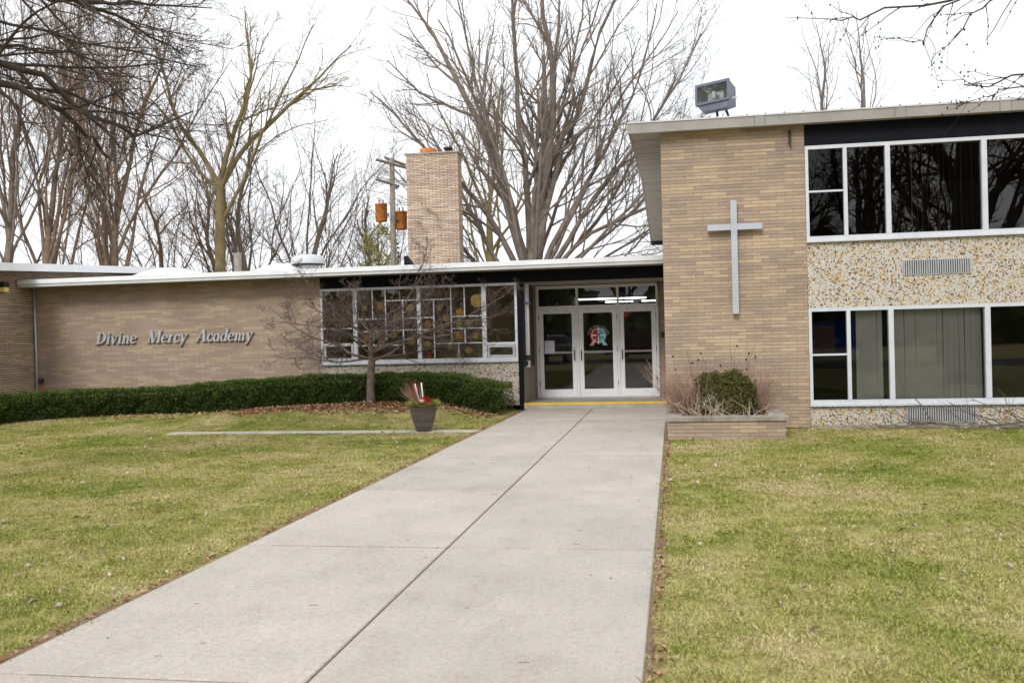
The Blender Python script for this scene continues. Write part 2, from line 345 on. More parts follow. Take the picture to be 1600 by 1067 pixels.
def slab(parent, x0, x1, y0, y1, z0=-.1, z1=0., name='slab', mat='concrete', xb=None, gy=.009):
    e = .007; mb = MB(); g = .009
    xc = x0 if xb is None else xb                      # far-left corner may differ
    x0 += g; xc += g; x1 -= g; y0 += gy; y1 -= gy
    v = [(x0,y0,z0),(x1,y0,z0),(x1,y1,z0),(xc,y1,z0),(x0,y0,z1-e),(x1,y0,z1-e),(x1,y1,z1-e),(xc,y1,z1-e),(x0+e,y0+e,z1),(x1-e,y0+e,z1),(x1-e,y1-e,z1),(xc+e,y1-e,z1)]
    mb.add(v, [(0,1,5,4),(1,2,6,5),(2,3,7,6),(3,0,4,7),(4,5,9,8),(5,6,10,9),(6,7,11,10),(7,4,8,11),(8,9,10,11)])
    return mb.build(name, M[mat], parent)
def wx0(y): return -3.41-.0155*(19.6-np.asarray(y))
ys = [-4.4, -1.45, 1.5, 4.4, 7.42, 10.25, 13.06, 15.95, 18.75, 21.36]
for a, b in zip(ys[:-1], ys[1:]):
    jz = random.uniform(-.004, .003)
    gq = .012+.0011*max(0, a)
    slab(walk, wx0(a), WXM, a, b, -.1, jz, xb=wx0(b), gy=gq); slab(walk, WXM, WX1, a, b, -.1, random.uniform(-.004, .003), gy=gq)
mb = MB(); mb.box((-3.38, -4.4, -.12), (WX1-.02, 21.36, -.011)); kind(mb.build('joint_fill', M['joint'], walk), 'stuff')
def edge_strip(f, sgn):
    yy = np.arange(0, 21.3, .07); r = np.random.default_rng(5 if sgn > 0 else 6); w = np.clip(.06+.05*np.sin(yy*1.7+sgn)+.03*np.sin(yy*5.1)+r.normal(0, .012, len(yy)), .015, .16)*(1 if sgn < 0 else .6)
    a = np.array([f(q) for q in yy]); V = np.concatenate([np.stack([a, yy, np.full(len(yy), -.012)], 1), np.stack([a+sgn*w, yy, np.full(len(yy), -.014)], 1)]); n = len(yy); i = np.arange(n-1)
    kind(link('bare_soil_edge', fast_mesh('bare_soil_edge', V, np.stack([i, i+1, i+1+n, i+n], 1), M['edge_soil']), walk), 'stuff')
edge_strip(wx0, -1); edge_strip(lambda q: WX1, 1)
side = bpy.data.objects.new('side_path', None); COL.objects.link(side); side.location = (-6.5, 16.7, 0); WORLD['side_path'] = Matrix.Translation((-6.5, 16.7, 0)); kind(side, 'structure')
for a, b in zip(np.arange(-9.6, -3.6, 1.21)[:-1], np.arange(-9.6, -3.6, 1.21)[1:]): slab(side, a, b, 16.5, 16.9, -.1, -.004, 'slab')
slab(side, -4.76, -3.5, 16.5, 16.9, -.1, -.006, 'slab')
road = MB(); road.box((-60, -15.5, -.2), (60, -8, -.004)); kind(road.build('road', M['asphalt']), 'structure')

# ------------------------------------------------------------------ bricks
CH, BL, JO = .0595, .279, .007            # course height, brick length with joint
_bm = {}
def brick_mesh(axis, mat, tone_i, JO, nt=8):
    k = (axis, mat, tone_i, JO)
    if k not in _bm:
        L, h, d = BL-JO, CH-JO, .05
        mb = MB(); s = (L/2, d, h/2) if axis == 'y' else (d, L/2, h/2)
        if axis == 'y': mb.box((-s[0], 0, -s[2]), (s[0], d, s[2]), tone_i/(nt-1))
        else: mb.box((-d, -s[1], -s[2]), (0, s[1], s[2]), tone_i/(nt-1))
        me = bpy.data.meshes.new('brick'); me.from_pydata(np.concatenate(mb.v).tolist(), [], mb.f); fin(me, M[mat], np.array(mb.t)); _bm[k] = me
    return _bm[k]
def brick_faces(parent, walls, single=300, mat='brick', see=lambda p: True, tone_shift=0., JO=JO):
    """walls: (axis, plane, u0, u1, z0, z1); axis 'y' faces -Y at y=plane, 'x' faces +X at x=plane. The nearest full bricks become parts, the rest one joined part."""
    full = []; rest = MB(); R = random.Random(len(walls)*31+int(abs(walls[0][2])*10))
    for axis, pl, u0, u1, z0, z1 in walls:
        rows = int(round((z1-z0)/CH)); prev = .5
        for r in range(rows):
            za = z0+r*CH; zb = min(za+CH, z1); off = (BL/2 if r % 2 else 0)+R.uniform(-.006, .006)
            u = u0-off; run = 0
            while u < u1-.01:
                a, b = max(u, u0), min(u+BL, u1); u += BL
                if b-a < .03: continue
                if run <= 0: prev = R.choice([.05, .15, .3, .4, .5, .65, .8, .95]); run = R.choice([1, 1, 1, 2, 2])
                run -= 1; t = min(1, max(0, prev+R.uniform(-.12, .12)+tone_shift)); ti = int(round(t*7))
                c = (a+b)/2; zc = (za+zb)/2; jy = R.uniform(-.0015, .0015)
                p = (c, pl+jy, zc) if axis == 'y' else (pl+jy, c, zc)
                if b-a > BL-.01 and zb-za > CH-.004 and see(p): full.append((p[0]**2+p[1]**2+(p[2]-EYE)**2, p, axis, ti))
                else: _put(rest, axis, p, (b-a-JO)/2, (zb-za-JO)/2, ti/7)
    full.sort(key=lambda q: q[0])
    for q in full[:single]: link('brick', brick_mesh(q[2], mat, q[3], JO), parent, q[1])
    for q in full[single:]: _put(rest, q[2], q[1], (BL-JO)/2, (CH-JO)/2, q[3]/7)
    if rest.n: kind(rest.build('brickwork', M[mat], parent), 'stuff')
def _put(mb, axis, p, hl, hh, t):
    if hh <= 0 or hl <= 0: return
    if axis == 'y': mb.box((p[0]-hl, p[1], p[2]-hh), (p[0]+hl, p[1]+.05, p[2]+hh), t)
    else: mb.box((p[0]-.05, p[1]-hl, p[2]-hh), (p[0], p[1]+hl, p[2]+hh), t)

# ------------------------------------------------------------------ windows
def bar(mb, x0, x1, z0, z1, Y, front, back): mb.box((x0, Y-front, z0), (x1, Y+back, z1))
def window(parent, X0, X1, Z0, Z1, Y, verts, bars=(), sill=True, panes=None, mat='frame', glass='glass', name='window', dark=()):
    """one glazed opening: frame part with panes and bars as sub-parts. verts: (x0,x1) of the upright mullions"""
    fr = MB(); w = .05
    fr.box((X0, Y-.03, Z1-.06), (X1, Y+.09, Z1)); fr.box((X0, Y-.033, Z0), (X1, Y+.09, Z0+.075))
    fr.box((X0, Y-.031, Z0+.075), (X0+w, Y+.09, Z1-.06))
    f = fr.build(name, M[mat], parent)
    if sill: s = MB(); s.box((X0-.01, Y-.07, Z0-.03), (X1, Y-.002, Z0-.002)); s.build('sill', M[mat], f)
    for a, b in verts:
        m = MB(); m.box((a, Y-.036, Z0+.076), (b, Y+.085, Z1-.061)); m.build('mullion', M[mat], f)
    for a, b, z in bars:
        m = MB(); m.box((a+.001, Y-.02, z-.016), (b-.001, Y+.05, z+.016)); m.build('glazing_bar', M[mat], f)
    edges = [X0+w]+[e for v in verts for e in v]+[X1]
    for i in range(0, len(edges), 2):
        g = MB(); g.add([(edges[i], Y+.03, Z0+.07), (edges[i+1], Y+.03, Z0+.07), (edges[i+1], Y+.03, Z1-.055), (edges[i], Y+.03, Z1-.055)], [(0,1,2,3)])
        g.build('pane', M['screen_glass' if i//2 in dark else glass], f)
    return f
def room(parent, X0, X1, Y0, Y1, Z0, Z1, wall='inside', name='interior'):
    m = MB(); v = [(X0,Y0,Z0),(X1,Y0,Z0),(X1,Y1,Z0),(X0,Y1,Z0),(X0,Y0,Z1),(X1,Y0,Z1),(X1,Y1,Z1),(X0,Y1,Z1)]
    m.add(v, [(0,1,2,3)], 0, 1); m.add(v, [(7,6,5,4), (2,6,7,3), (3,7,4,0), (1,5,6,2)], 0, 0)
    return m.build(name, [M[wall], M['floor_in']], parent)

# ------------------------------------------------------------------ two-storey wing
YR = 16.75
wing = thing('two_storey_wing', 'two-storey tan brick school wing with mosaic panels and white-framed windows', 'building', (3, YR, 0))
core = MB(); core.box((-.143, YR+.006, 0), (2.282, YR+.3, 5.172)); core.box((-.143, YR+.3, 0), (.15, 32, 4.7))
core.build('wall', M['mortar'], wing)
brick_faces(wing, [('y', YR, -.15, 2.286, 0, 5.174)], 300, see=lambda p: p[2] > .42 and not (.6 < p[0] < 1.56 and 3.41 < p[2] < 3.55))
bw = MB(); R0 = random.Random(3)
for r in range(int(4.7/CH)):
    u = YR+.004-(BL/2 if r % 2 else 0)
    while u < 32:
        a = max(u, YR+.052); u += BL
        if u-a > .05: _put(bw, 'w', (0, 0, 0), -1, -1, 0); z = (r+.5)*CH; bw.box((-.15, a+.003, z-.0265), (-.1, u-.003, z+.0265), R0.random())
kind(bw.build('side_brickwork', M['brick'], wing), 'stuff')
XE = 12.6
nv = MB(); nv.box((2.286, YR-.012, 4.812), (XE, YR+.2, 5.174)); nv.build('header_panel', M['navy'], wing)
for z0, z1, nm in ((2.042, 3.158, 'mosaic_panel'), (.035, .357, 'mosaic_panel')):
    m = MB(); m.box((2.286, YR-.004, z0), (XE, YR+.2, z1)); m.build(nm, M['mosaic'], wing)
m = MB(); m.box((2.284, YR-.03, -.1), (XE, YR+.2, .033)); m.build('base_ledge', M['stone'], wing)
mull = [(2.906, 2.968), (3.585, 3.665), (5.105, 5.19), (6.63, 6.71), (7.33, 7.40), (8.02, 8.10), (9.54, 9.62), (11.06, 11.14)]
wu = window(wing, 2.286, XE, 3.19, 4.81, YR, mull, [(2.336, 2.906, 4.03)], dark=(0,))
wd = window(wing, 2.286, XE, .39, 2.04, YR, mull, [(2.336, 2.906, 1.24)], dark=(0,))
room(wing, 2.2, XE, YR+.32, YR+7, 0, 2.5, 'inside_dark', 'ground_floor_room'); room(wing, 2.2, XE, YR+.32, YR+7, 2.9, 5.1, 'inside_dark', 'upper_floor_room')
for z in (2.56, .08):                                   # two louvred vents set in the mosaic
    x0, x1, h = (3.825, 4.925, .235) if z > 1 else (3.83, 4.96, .245)
    v = MB(); v.box((x0, YR-.02, z-.012), (x1, YR-.006, z)); v.box((x0, YR-.02, z+h), (x1, YR-.006, z+h+.012)); v.box((x0, YR-.019, z), (x0+.015, YR-.006, z+h)); v.box((x1-.015, YR-.019, z), (x1, YR-.006, z+h)); v.box((x0+.016, YR-.0055, z), (x1-.016, YR-.0045, z+h), 0, 1)
    vf = v.build('vent', [M['alu'], M['dark']], wing)
    n = 30
    for i in range(n):
        c = x0+.03+(x1-x0-.06)*i/(n-1); s = MB(); s.box((c-.009, YR-.026, z+.001), (c+.009, YR-.007, z+h-.001)); s.build('slat', M['alu'], vf)
# low gable roof: rises from the front eave to a ridge, falls to the back
prof = [(16.55, 5.172), (24.2, 5.5), (32.7, 4.79)]
rf = MB()
for (ya, za), (yb, zb) in zip(prof[:-1], prof[1:]):
    rf.add([(-.69,ya,za+.17),(XE+.6,ya,za+.17),(XE+.6,yb,zb+.17),(-.69,yb,zb+.17)], [(0,1,2,3)])
    rf.add([(-.10,ya+.02,za+.03),(XE+.6,ya+.02,za+.03),(XE+.6,yb,zb+.03),(-.10,yb,zb+.03)], [(3,2,1,0)])
rfo = rf.build('roof', M['roof'], wing)
fa = MB(); fa.box((-.705, 16.53, 5.165), (XE+.6, 16.56, 5.332)); fa.build('fascia', M['fascia'], rfo)
ft = MB(); ft.box((-.71, 16.515, 5.334), (XE+.6, 16.63, 5.362)); ft.build('drip_edge', M['fascia_grey'], rfo)
for x in np.arange(-.55, 9, .31):
    d = MB(); d.box((x, 16.508, 5.363), (x+.02, 16.53, 5.375)); d.build('edge_clip', M['dark'], rfo)
for x in (1.45, 3.72, 5.35, 7.6):
    j = MB(); j.box((x, 16.524, 5.163), (x+.165, 16.5295, 5.3335)); j.build('fascia_joint_cover', M['fascia'], rfo)
    for xx in (x-.006, x+.166):
        j = MB(); j.box((xx, 16.526, 5.166), (xx+.005, 16.5297, 5.333)); j.build('sealant_bead', M['dark'], rfo)
gf = MB()
for (ya, za), (yb, zb) in zip(prof[:-1], prof[1:]): gf.add([(-.70,ya,za),(-.70,yb,zb),(-.70,yb,zb+.17),(-.70,ya,za+.17),(-.67,ya,za),(-.67,yb,zb),(-.67,yb,zb+.17),(-.67,ya,za+.17)], [(0,3,2,1),(4,5,6,7),(3,7,6,2),(0,1,5,4)])
gf.build('gable_fascia', M['fascia'], rfo)
pn = 0
for (ya, za), (yb, zb), k in ((prof[0], prof[1], 9), (prof[1], prof[2], 9)):
    for i in range(k):
        t0, t1 = i/k, (i+1)/k; y0, y1 = ya+.03+(yb-ya-.03)*t0, ya+.03+(yb-ya-.03)*t1; z0, z1 = za+(zb-za)*t0, za+(zb-za)*t1; g = .012
        s = MB(); s.add([(-.665,y0+g,z0+.004),(-.13,y0+g,z0+.004),(-.13,y1-g,z1+.004),(-.665,y1-g,z1+.004)]+[(-.665,y0+g,z0+.025),(-.13,y0+g,z0+.025),(-.13,y1-g,z1+.025),(-.665,y1-g,z1+.025)], [(0,3,2,1),(4,5,6,7),(0,1,5,4),(1,2,6,5),(2,3,7,6),(3,0,4,7)])
        s.build('soffit_panel', M['soffit'], rfo)
s = MB(); s.box((-.15, 16.565, 5.176), (XE, 16.745, 5.19)); s.build('front_soffit', M['soffit'], rfo)
be = MB(); be.box((-.68, 32.5, 4.68), (-.13, 32.7, 4.785)); be.build('rear_trim', M['dark'], rfo)
fl = MB(); fl.box((2.02, 16.70, 4.86), (2.035, 16.745, 5.1)); fl.box((2.05, 16.705, 4.78), (2.06, 16.745, 5.1)); fl.build('cable_stub', M['dark'], wing)

# blinds and lit tubes inside the wing
def blinds(x0, x1, z0, z1, label, step=.088, mat='blind', turn=12):
    t = thing('vertical_blinds', label, 'blinds', ((x0+x1)/2, YR+.2, z0), 'vertical blinds behind the wing windows')
    x = x0; R = random.Random(int(x0*100))
    while x < x1-.03:
        m = MB(); an = math.radians(turn+R.uniform(-7, 7)); lean = R.uniform(-.01, .01); hw_ = .046; cx_, sx_ = hw_*math.cos(an), hw_*math.sin(an)
        v = [(x-cx_, YR+.2-sx_, z0), (x+cx_, YR+.2+sx_, z0), (x+cx_+lean, YR+.2+sx_, z1), (x-cx_+lean, YR+.2-sx_, z1)]
        m.add(v+[(a, b+.0015, c) for a, b, c in v], [(0,1,2,3), (7,6,5,4), (0,4,5,1), (1,5,6,2), (2,6,7,3), (3,7,4,0)]); m.build('slat', M[mat], t); x += step
    r = MB(); r.box((x0-.02, YR+.17, z1+.002), (x1+.02, YR+.23, z1+.04)); r.build('head_rail', M['alu'], t)
blinds(3.13, 3.60, .42, 1.99, 'grey vertical blinds drawn half across the narrow ground-floor pane')
blinds(3.66, 5.12, .42, 1.99, 'grey vertical blinds closed behind the wide ground-floor pane')
blinds(4.05, 5.1, 3.2, 4.76, 'grey vertical blinds turned nearly edge-on behind the wide upstairs pane', .088, 'blind', 76)
def tube_lamp(x0, x1, y, z, label, w=.05):
    t = thing('fluorescent_lamp', label, 'ceiling lamp', ((x0+x1)/2, y, z), 'lit fluorescent ceiling lamps')
    b = MB(); b.box((x0, y-.09, z+.032), (x1, y+.09, z+.07)); b.build('housing', M['white'], t)
    for dy in (-.045, .045):
        m = MB(); m.tube([(x0+.02, y+dy, z+.012), (x1-.02, y+dy, z+.012)], .017, 8); m.build('tube', M['tube_light'], t)
tube_lamp(2.5, 3.9, YR+2.0, 2.12, 'lit tube lamp on the ground-floor ceiling nearest the window'); tube_lamp(2.5, 4.4, YR+3.3, 2.2, 'lit tube lamp deeper inside the ground-floor room')
tube_lamp(6.1, 7.6, YR+2.4, 2.14, 'lit tube lamp behind the dark wide ground-floor pane')
bd = thing('display_board', 'blue display board with a pink poster inside the ground-floor room', 'board', (3.1, YR+5.5, .9))
m = MB(); m.box((2.3, YR+5.5, 1.0), (4.4, YR+5.53, 1.85)); m.build('board', M['blue_board'], bd)
m = MB(); m.box((2.75, YR+5.49, 1.12), (3.6, YR+5.497, 1.75)); m.build('poster', M['pink_board'], bd)

# ------------------------------------------------------------------ wall cross
cr_ = thing('wall_cross', 'plain silver metal cross fixed to the tan brick wall', 'cross', (1.07, YR, 1.98))
m = MB(); m.box((1.018, YR-.13, 1.98), (1.122, YR-.05, 3.935)); m.build('upright', M['cross'], cr_)
m = MB(); m.box((.622, YR-.127, 3.425), (1.0175, YR-.053, 3.528)); m.box((1.1225, YR-.127, 3.425), (1.545, YR-.053, 3.528)); m.build('crossbar', M['cross'], cr_)
for z in (2.3, 3.7): m = MB(); m.tube([(1.07, YR-.052, z), (1.07, YR-.001, z)], .02, 10); m.build('standoff', M['alu'], cr_)

# ------------------------------------------------------------------ floodlight on the roof edge
fl_ = thing('floodlight', 'grey box floodlight with glass front tilted on two roof-edge legs', 'floodlight', (.9, 16.8, 5.34))
FM = Matrix.Translation((.775, 16.75, 5.77)) @ Matrix.Rotation(math.radians(-24), 4, 'Z') @ Matrix.Rotation(math.radians(-3), 4, 'Y') @ Matrix.Rotation(math.radians(-8), 4, 'X')
def fpts(pts): return [tuple(FM @ Vector(p)) for p in pts]
hw, d0 = .30, .30
m = MB()
sec = [(-.02, .24), (d0, .20), (d0, -.16), (.12, -.25), (-.02, -.25), (-.02, -.11)]       # (depth, z) side outline
L_ = fpts([(-hw, y, z) for y, z in sec]); R_ = fpts([(hw, y, z) for y, z in sec]); n = len(sec)
Lb = fpts([(-hw+(.11 if z < -.2 else 0), y, z) for y, z in sec]); Rb = fpts([(hw-(.05 if z < -.2 else 0), y, z) for y, z in sec])
m.add(Lb+Rb, [list(range(n)), list(range(2*n-1, n-1, -1)), (0, n, n+1, 1), (1, n+1, n+2, 2), (2, n+2, n+3, 3), (3, n+3, n+4, 4), (4, n+4, n+5, 5)])
m.build('housing', M['steel'], fl_)
m = MB()
for a, b in (((-hw-.012, -.05, .20), (hw+.012, .0, .25)), ((-hw-.012, -.048, -.13), (hw+.012, 0, -.09)), ((-hw-.013, -.049, -.09), (-hw+.03, .0, .20)), ((hw-.03, -.049, -.09), (hw+.013, 0, .20))): m.box(a, b, M=FM)
m.build('rim', M['steel'], fl_)
m = MB(); m.add(fpts([(-hw+.03, -.035, -.09), (hw-.03, -.035, -.09), (hw-.03, -.035, .2), (-hw+.03, -.035, .2)]), [(0,1,2,3)]); m.build('lens', M['lens'], fl_)
m = MB(); m.add(fpts([(-hw+.03, -.022, -.09), (hw-.03, -.022, -.09), (hw-.03, -.022, .2), (-hw+.03, -.022, .2), (-.14, .14, -.03), (.14, .14, -.03), (.14, .14, .13), (-.14, .14, .13)]), [(4,5,6,7), (0,1,5,4), (1,2,6,5), (2,3,7,6), (3,0,4,7)]); m.build('reflector', M['reflector'], fl_)
m = MB(); m.box((-.03, .02, -.02), (.03, .08, .1), M=FM); m.build('bulb', M['paper_white'], fl_)
for a in (((.84, 16.82, 5.55), (.85, 16.82, 5.34)), ((.99, 16.86, 5.57), (1.07, 16.86, 5.34))): m = MB(); m.tube(a, .022, 8); m.build('leg', M['dark'], fl_)
p_ = FM @ Vector((hw+.01, .12, -.06)); q_ = FM @ Vector((hw+.08, .12, -.06)); m = MB(); m.tube([p_, q_], .025, 8); m.build('pivot_bolt', M['alu'], fl_)

# ------------------------------------------------------------------ low wing with the entrance
YL = 21.35; YD = 23.2
low = thing('low_entrance_wing', 'long single-storey tan brick wing with flat white-edged roof and glass entrance', 'building', (-8, YL, .1))
m = MB(); m.box((-15.89, YL+.006, -.1), (-8.296, YL+.3, 3.19)); m.build('wall', M['mortar'], low)
m = MB(); m.box((-.4, YD+.006, .1), (-.152, YD+.3, 2.9)); m.build('door_side_wall', M['mortar'], low)
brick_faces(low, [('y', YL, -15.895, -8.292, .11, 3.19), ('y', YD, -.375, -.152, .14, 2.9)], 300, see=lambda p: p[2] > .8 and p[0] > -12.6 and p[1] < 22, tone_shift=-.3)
m = MB(); m.box((-8.29, YL-.012, 2.925), (-.152, YL+.18, 3.19)); m.build('header_beam', M['navy'], low)
m = MB(); m.box((-3.53, YL-.016, 0.0), (-3.425, YL+.1, 2.924)); m.build('post', M['navy'], low)
m = MB(); m.box((-8.288, YL-.004, .1), (-3.532, YL+.15, 1.10)); m.build('mosaic_panel', M['mosaic'], low)
def zx3(zx, zy): return at(640+zx/7.622, 440+zy/7.622, YL)
def zx4(zx, zy): return at(500+zx/7.622, 440+zy/7.622, YL)
win = window(low, -8.288, -3.532, 1.135, 2.92, YL, [(-7.475, -7.385), (-5.912, -5.818), (-4.362, -4.258)])
m = MB(); m.box((-3.59, YL-.032, 1.212), (-3.533, YL+.088, 2.858)); m.build('mullion', M['frame'], win)
def munt(f, a, b):
    p, q = f(*a), f(*b); m = MB(); h = .012
    if abs(p[0]-q[0]) < abs(p[2]-q[2]): m.box(((p[0]+q[0])/2-h, YL-.018, max(min(p[2], q[2]), 1.212)), ((p[0]+q[0])/2+h, YL+.02, min(max(p[2], q[2]), 2.858)))
    else: m.box((min(p[0], q[0]), YL-.015, (p[2]+q[2])/2-h), (max(p[0], q[0]), YL+.021, (p[2]+q[2])/2+h))
    m.build('muntin', M['frame'], win)
for a, b in (((490,50),(502,735)), ((125,218),(490,207)), ((288,215),(300,908)), ((128,432),(290,424)), ((130,577),(290,569)), ((305,742),(875,722)), ((648,50),(656,408)), ((500,417),(862,405)), ((505,560),(865,550)), ((660,560),(665,730)), ((586,740),(590,915))): munt(zx3, a, b)
for a, b in (((622,85),(628,445)), ((775,80),(790,690)), ((790,232),(1150,215)), ((988,228),(998,860)), ((437,455),(785,440)), ((445,600),(785,588)), ((638,600),(640,755)), ((450,765),(990,752)), ((995,438),(1155,430)), ((800,582),(1155,572)), ((50,568),(385,556)), ((50,748),(385,738))): munt(zx4, a, b)
m = MB(); z0 = 1.53; m.box((-4.256, YL-.034, z0-.03), (-3.592, YL+.08, z0+.03)); m.build('transom_bar', M['frame'], win)
for x0, x1 in ((-4.245, -3.605), (-8.22, -7.49)):
    m = MB(); za, zb = 1.215, 1.495 if x0 > -5 else 1.60
    m.box((x0, YL-.026, za), (x1, YL+.024, za+.05)); m.box((x0, YL-.026, zb-.05), (x1, YL+.024, zb)); m.box((x0, YL-.0255, za+.05), (x0+.05, YL+.024, zb-.05)); m.box((x1-.05, YL-.0255, za+.05), (x1, YL+.024, zb-.05)); m.build('hopper_sash', M['alu'], win)
room(low, -8.6, -3.6, YL+.32, YL+5.5, .3, 3.1, 'inside', 'window_room')
# paper cut-outs stuck inside the glass
def cutout(px, py, f, n, r, inner, mat, label, rot=0.):
    c = f(px, py); pts = []
    for i in range(2*n):
        a = math.pi*i/n+rot; q = r*(1 if i % 2 == 0 else inner)*random.uniform(.92, 1.08); pts.append((c[0]+q*math.sin(a), c[2]+q*math.cos(a)))
    m = MB(); m.prism(pts, YL+.045, YL+.049); o = m.build('paper_cutout', M[mat]); tag(o, label, 'decoration', 'paper shapes stuck inside the window')
cutout(350, 315, zx3, 5, .105, .42, 'paper', 'five-pointed yellow paper star stuck inside the window', .1)
cutout(690, 478, zx3, 6, .10, .5, 'paper', 'six-pointed pale paper star stuck beside a round flower')
for px, py, f, n, r, inn, mt, lb in ((432,430,zx3,7,.095,.72,'paper','pale paper leaf hung just below the five-pointed star'), (590,368,zx3,9,.10,.86,'paper_orange','bright orange-yellow round paper sun inside the window'), (582,508,zx3,6,.095,.7,'paper','pale paper flower left of the six-pointed star'), (210,505,zx3,8,.10,.8,'paper_orange','deep orange paper flower beside the window mullion'), (400,540,zx3,5,.08,.6,'paper','small pair of paper scraps two steps below the five-pointed star'), (375,630,zx3,7,.085,.66,'paper','dull paper leaf in the tall pane lowest below the star'), (585,650,zx3,6,.12,.72,'paper_orange','wide orange paper leaf in a small window pane'), (780,645,zx3,6,.10,.65,'paper','pale paper leaf right of the wide orange leaf'), (210,745,zx3,7,.095,.75,'paper','pale paper flower above the red cup right of the mullion'), (480,770,zx3,5,.10,.5,'paper','thin paper leaf just under the low horizontal muntin'), (695,820,zx3,7,.10,.66,'paper','pale paper flower above the teal cup'), (800,225,zx3,10,.17,.85,'paper','large pale round paper wreath in the tall pane'), (520,315,zx4,5,.09,.6,'paper','small paper leaf left of the spiky sunburst'), (705,295,zx4,9,.13,.55,'paper_orange','spiky orange paper sunburst behind the bare tree'), (1070,315,zx4,6,.11,.75,'paper','wide pale paper leaf high beside the window mullion'), (900,435,zx4,6,.10,.7,'paper','pale paper leaf between the sunburst and the mullion'), (545,675,zx4,6,.11,.6,'paper_orange','torn orange paper leaf low behind the bare tree'), (870,635,zx4,6,.09,.7,'paper','dull paper leaf left of the round yellow disc'), (1080,710,zx4,9,.10,.9,'paper','round yellow paper disc low in the window')): cutout(px, py, f, n, r, inn, mt, lb, random.uniform(0, 1))
for px, py, f, mt, lb in ((215,872,zx3,'red','red cup standing on the sill right of the mullion'), (635,876,zx3,'teal','teal cup standing on the window sill'), (602,905,zx4,'red','red cup standing on the sill behind the tree trunk')):
    c = f(px, py); m = MB(); m.lathe([(.001, 0), (.05, 0), (.065, .15), (.06, .15), (.045, .01), (.001, .01)], (c[0], YL+.16, 1.212), 16, 0); o = m.build('cup', M[mt], None, True); tag(o, lb, 'cup')
tube_lamp(-6.9, -4.9, YL+1.1, 3.02, 'lit tube lamp on the ceiling of the decorated window room')
m = MB(); m.box((-8.24, YL+.092, 1.19), (-3.6, YL+.3, 1.211)); m.build('inner_sill', M['white'], low)
# roof slab, fascia
m = MB(); m.box((-15.86, YL-.58, 3.205), (-.16, 33, 3.33)); lro = m.build('roof', M['roof'], low)
m = MB(); m.box((-15.87, YL-.62, 3.19), (-.158, YL-.585, 3.262)); m.build('gutter', M['fascia_grey'], lro)
m = MB(); m.box((-15.875, YL-.64, 3.264), (-.157, YL-.45, 3.372)); m.build('fascia', M['fascia_white'], lro)
m = MB(); m.box((-15.86, YL-.584, 3.192), (-.16, YL-.014, 3.204)); m.build('eave_soffit', M['soffit'], lro)
m = MB(); p0 = at(632, 408, YL+.3); m.prism([(p0[0], 3.335), (p0[0]+.3, 3.335), (p0[0]+.06, 3.66), (p0[0], 3.66)], YL+.25, YL+.45); m.build('roof_scupper', M['navy'], lro)
# entrance recess
m = MB(); m.box((-3.53, YL+.06, -.1), (-.155, YD+1.2, .12)); m.build('porch_slab', M['step'], low)
m = MB(); m.box((-3.50, YL-.005, .0), (-.16, YL+.058, .095)); m.build('step_riser', M['step'], low)
m = MB(); m.box((-3.50, YL-.009, .096), (-.16, YL+.2, .141)); m.build('step_nosing', M['yellow'], low)
m = MB(); m.box((-3.43, YL+.19, 2.918), (-.155, YD-.02, 2.96)); m.build('porch_soffit', M['soffit'], low)
m = MB(); m.box((-3.53, YL+.1, .1), (-3.43, YD, .95)); m.build('concrete_kerb_wall', M['step'], low)
m = MB(); m.box((-3.535, YL+.12, .952), (-3.44, YD, 2.92)); m.build('side_panel', M['inside_dark'], low)
m = MB(); m.box((-3.43, YD-.02, .121), (-3.35, YD+.2, 2.92)); m.build('brick_jamb', M['brick'], low)
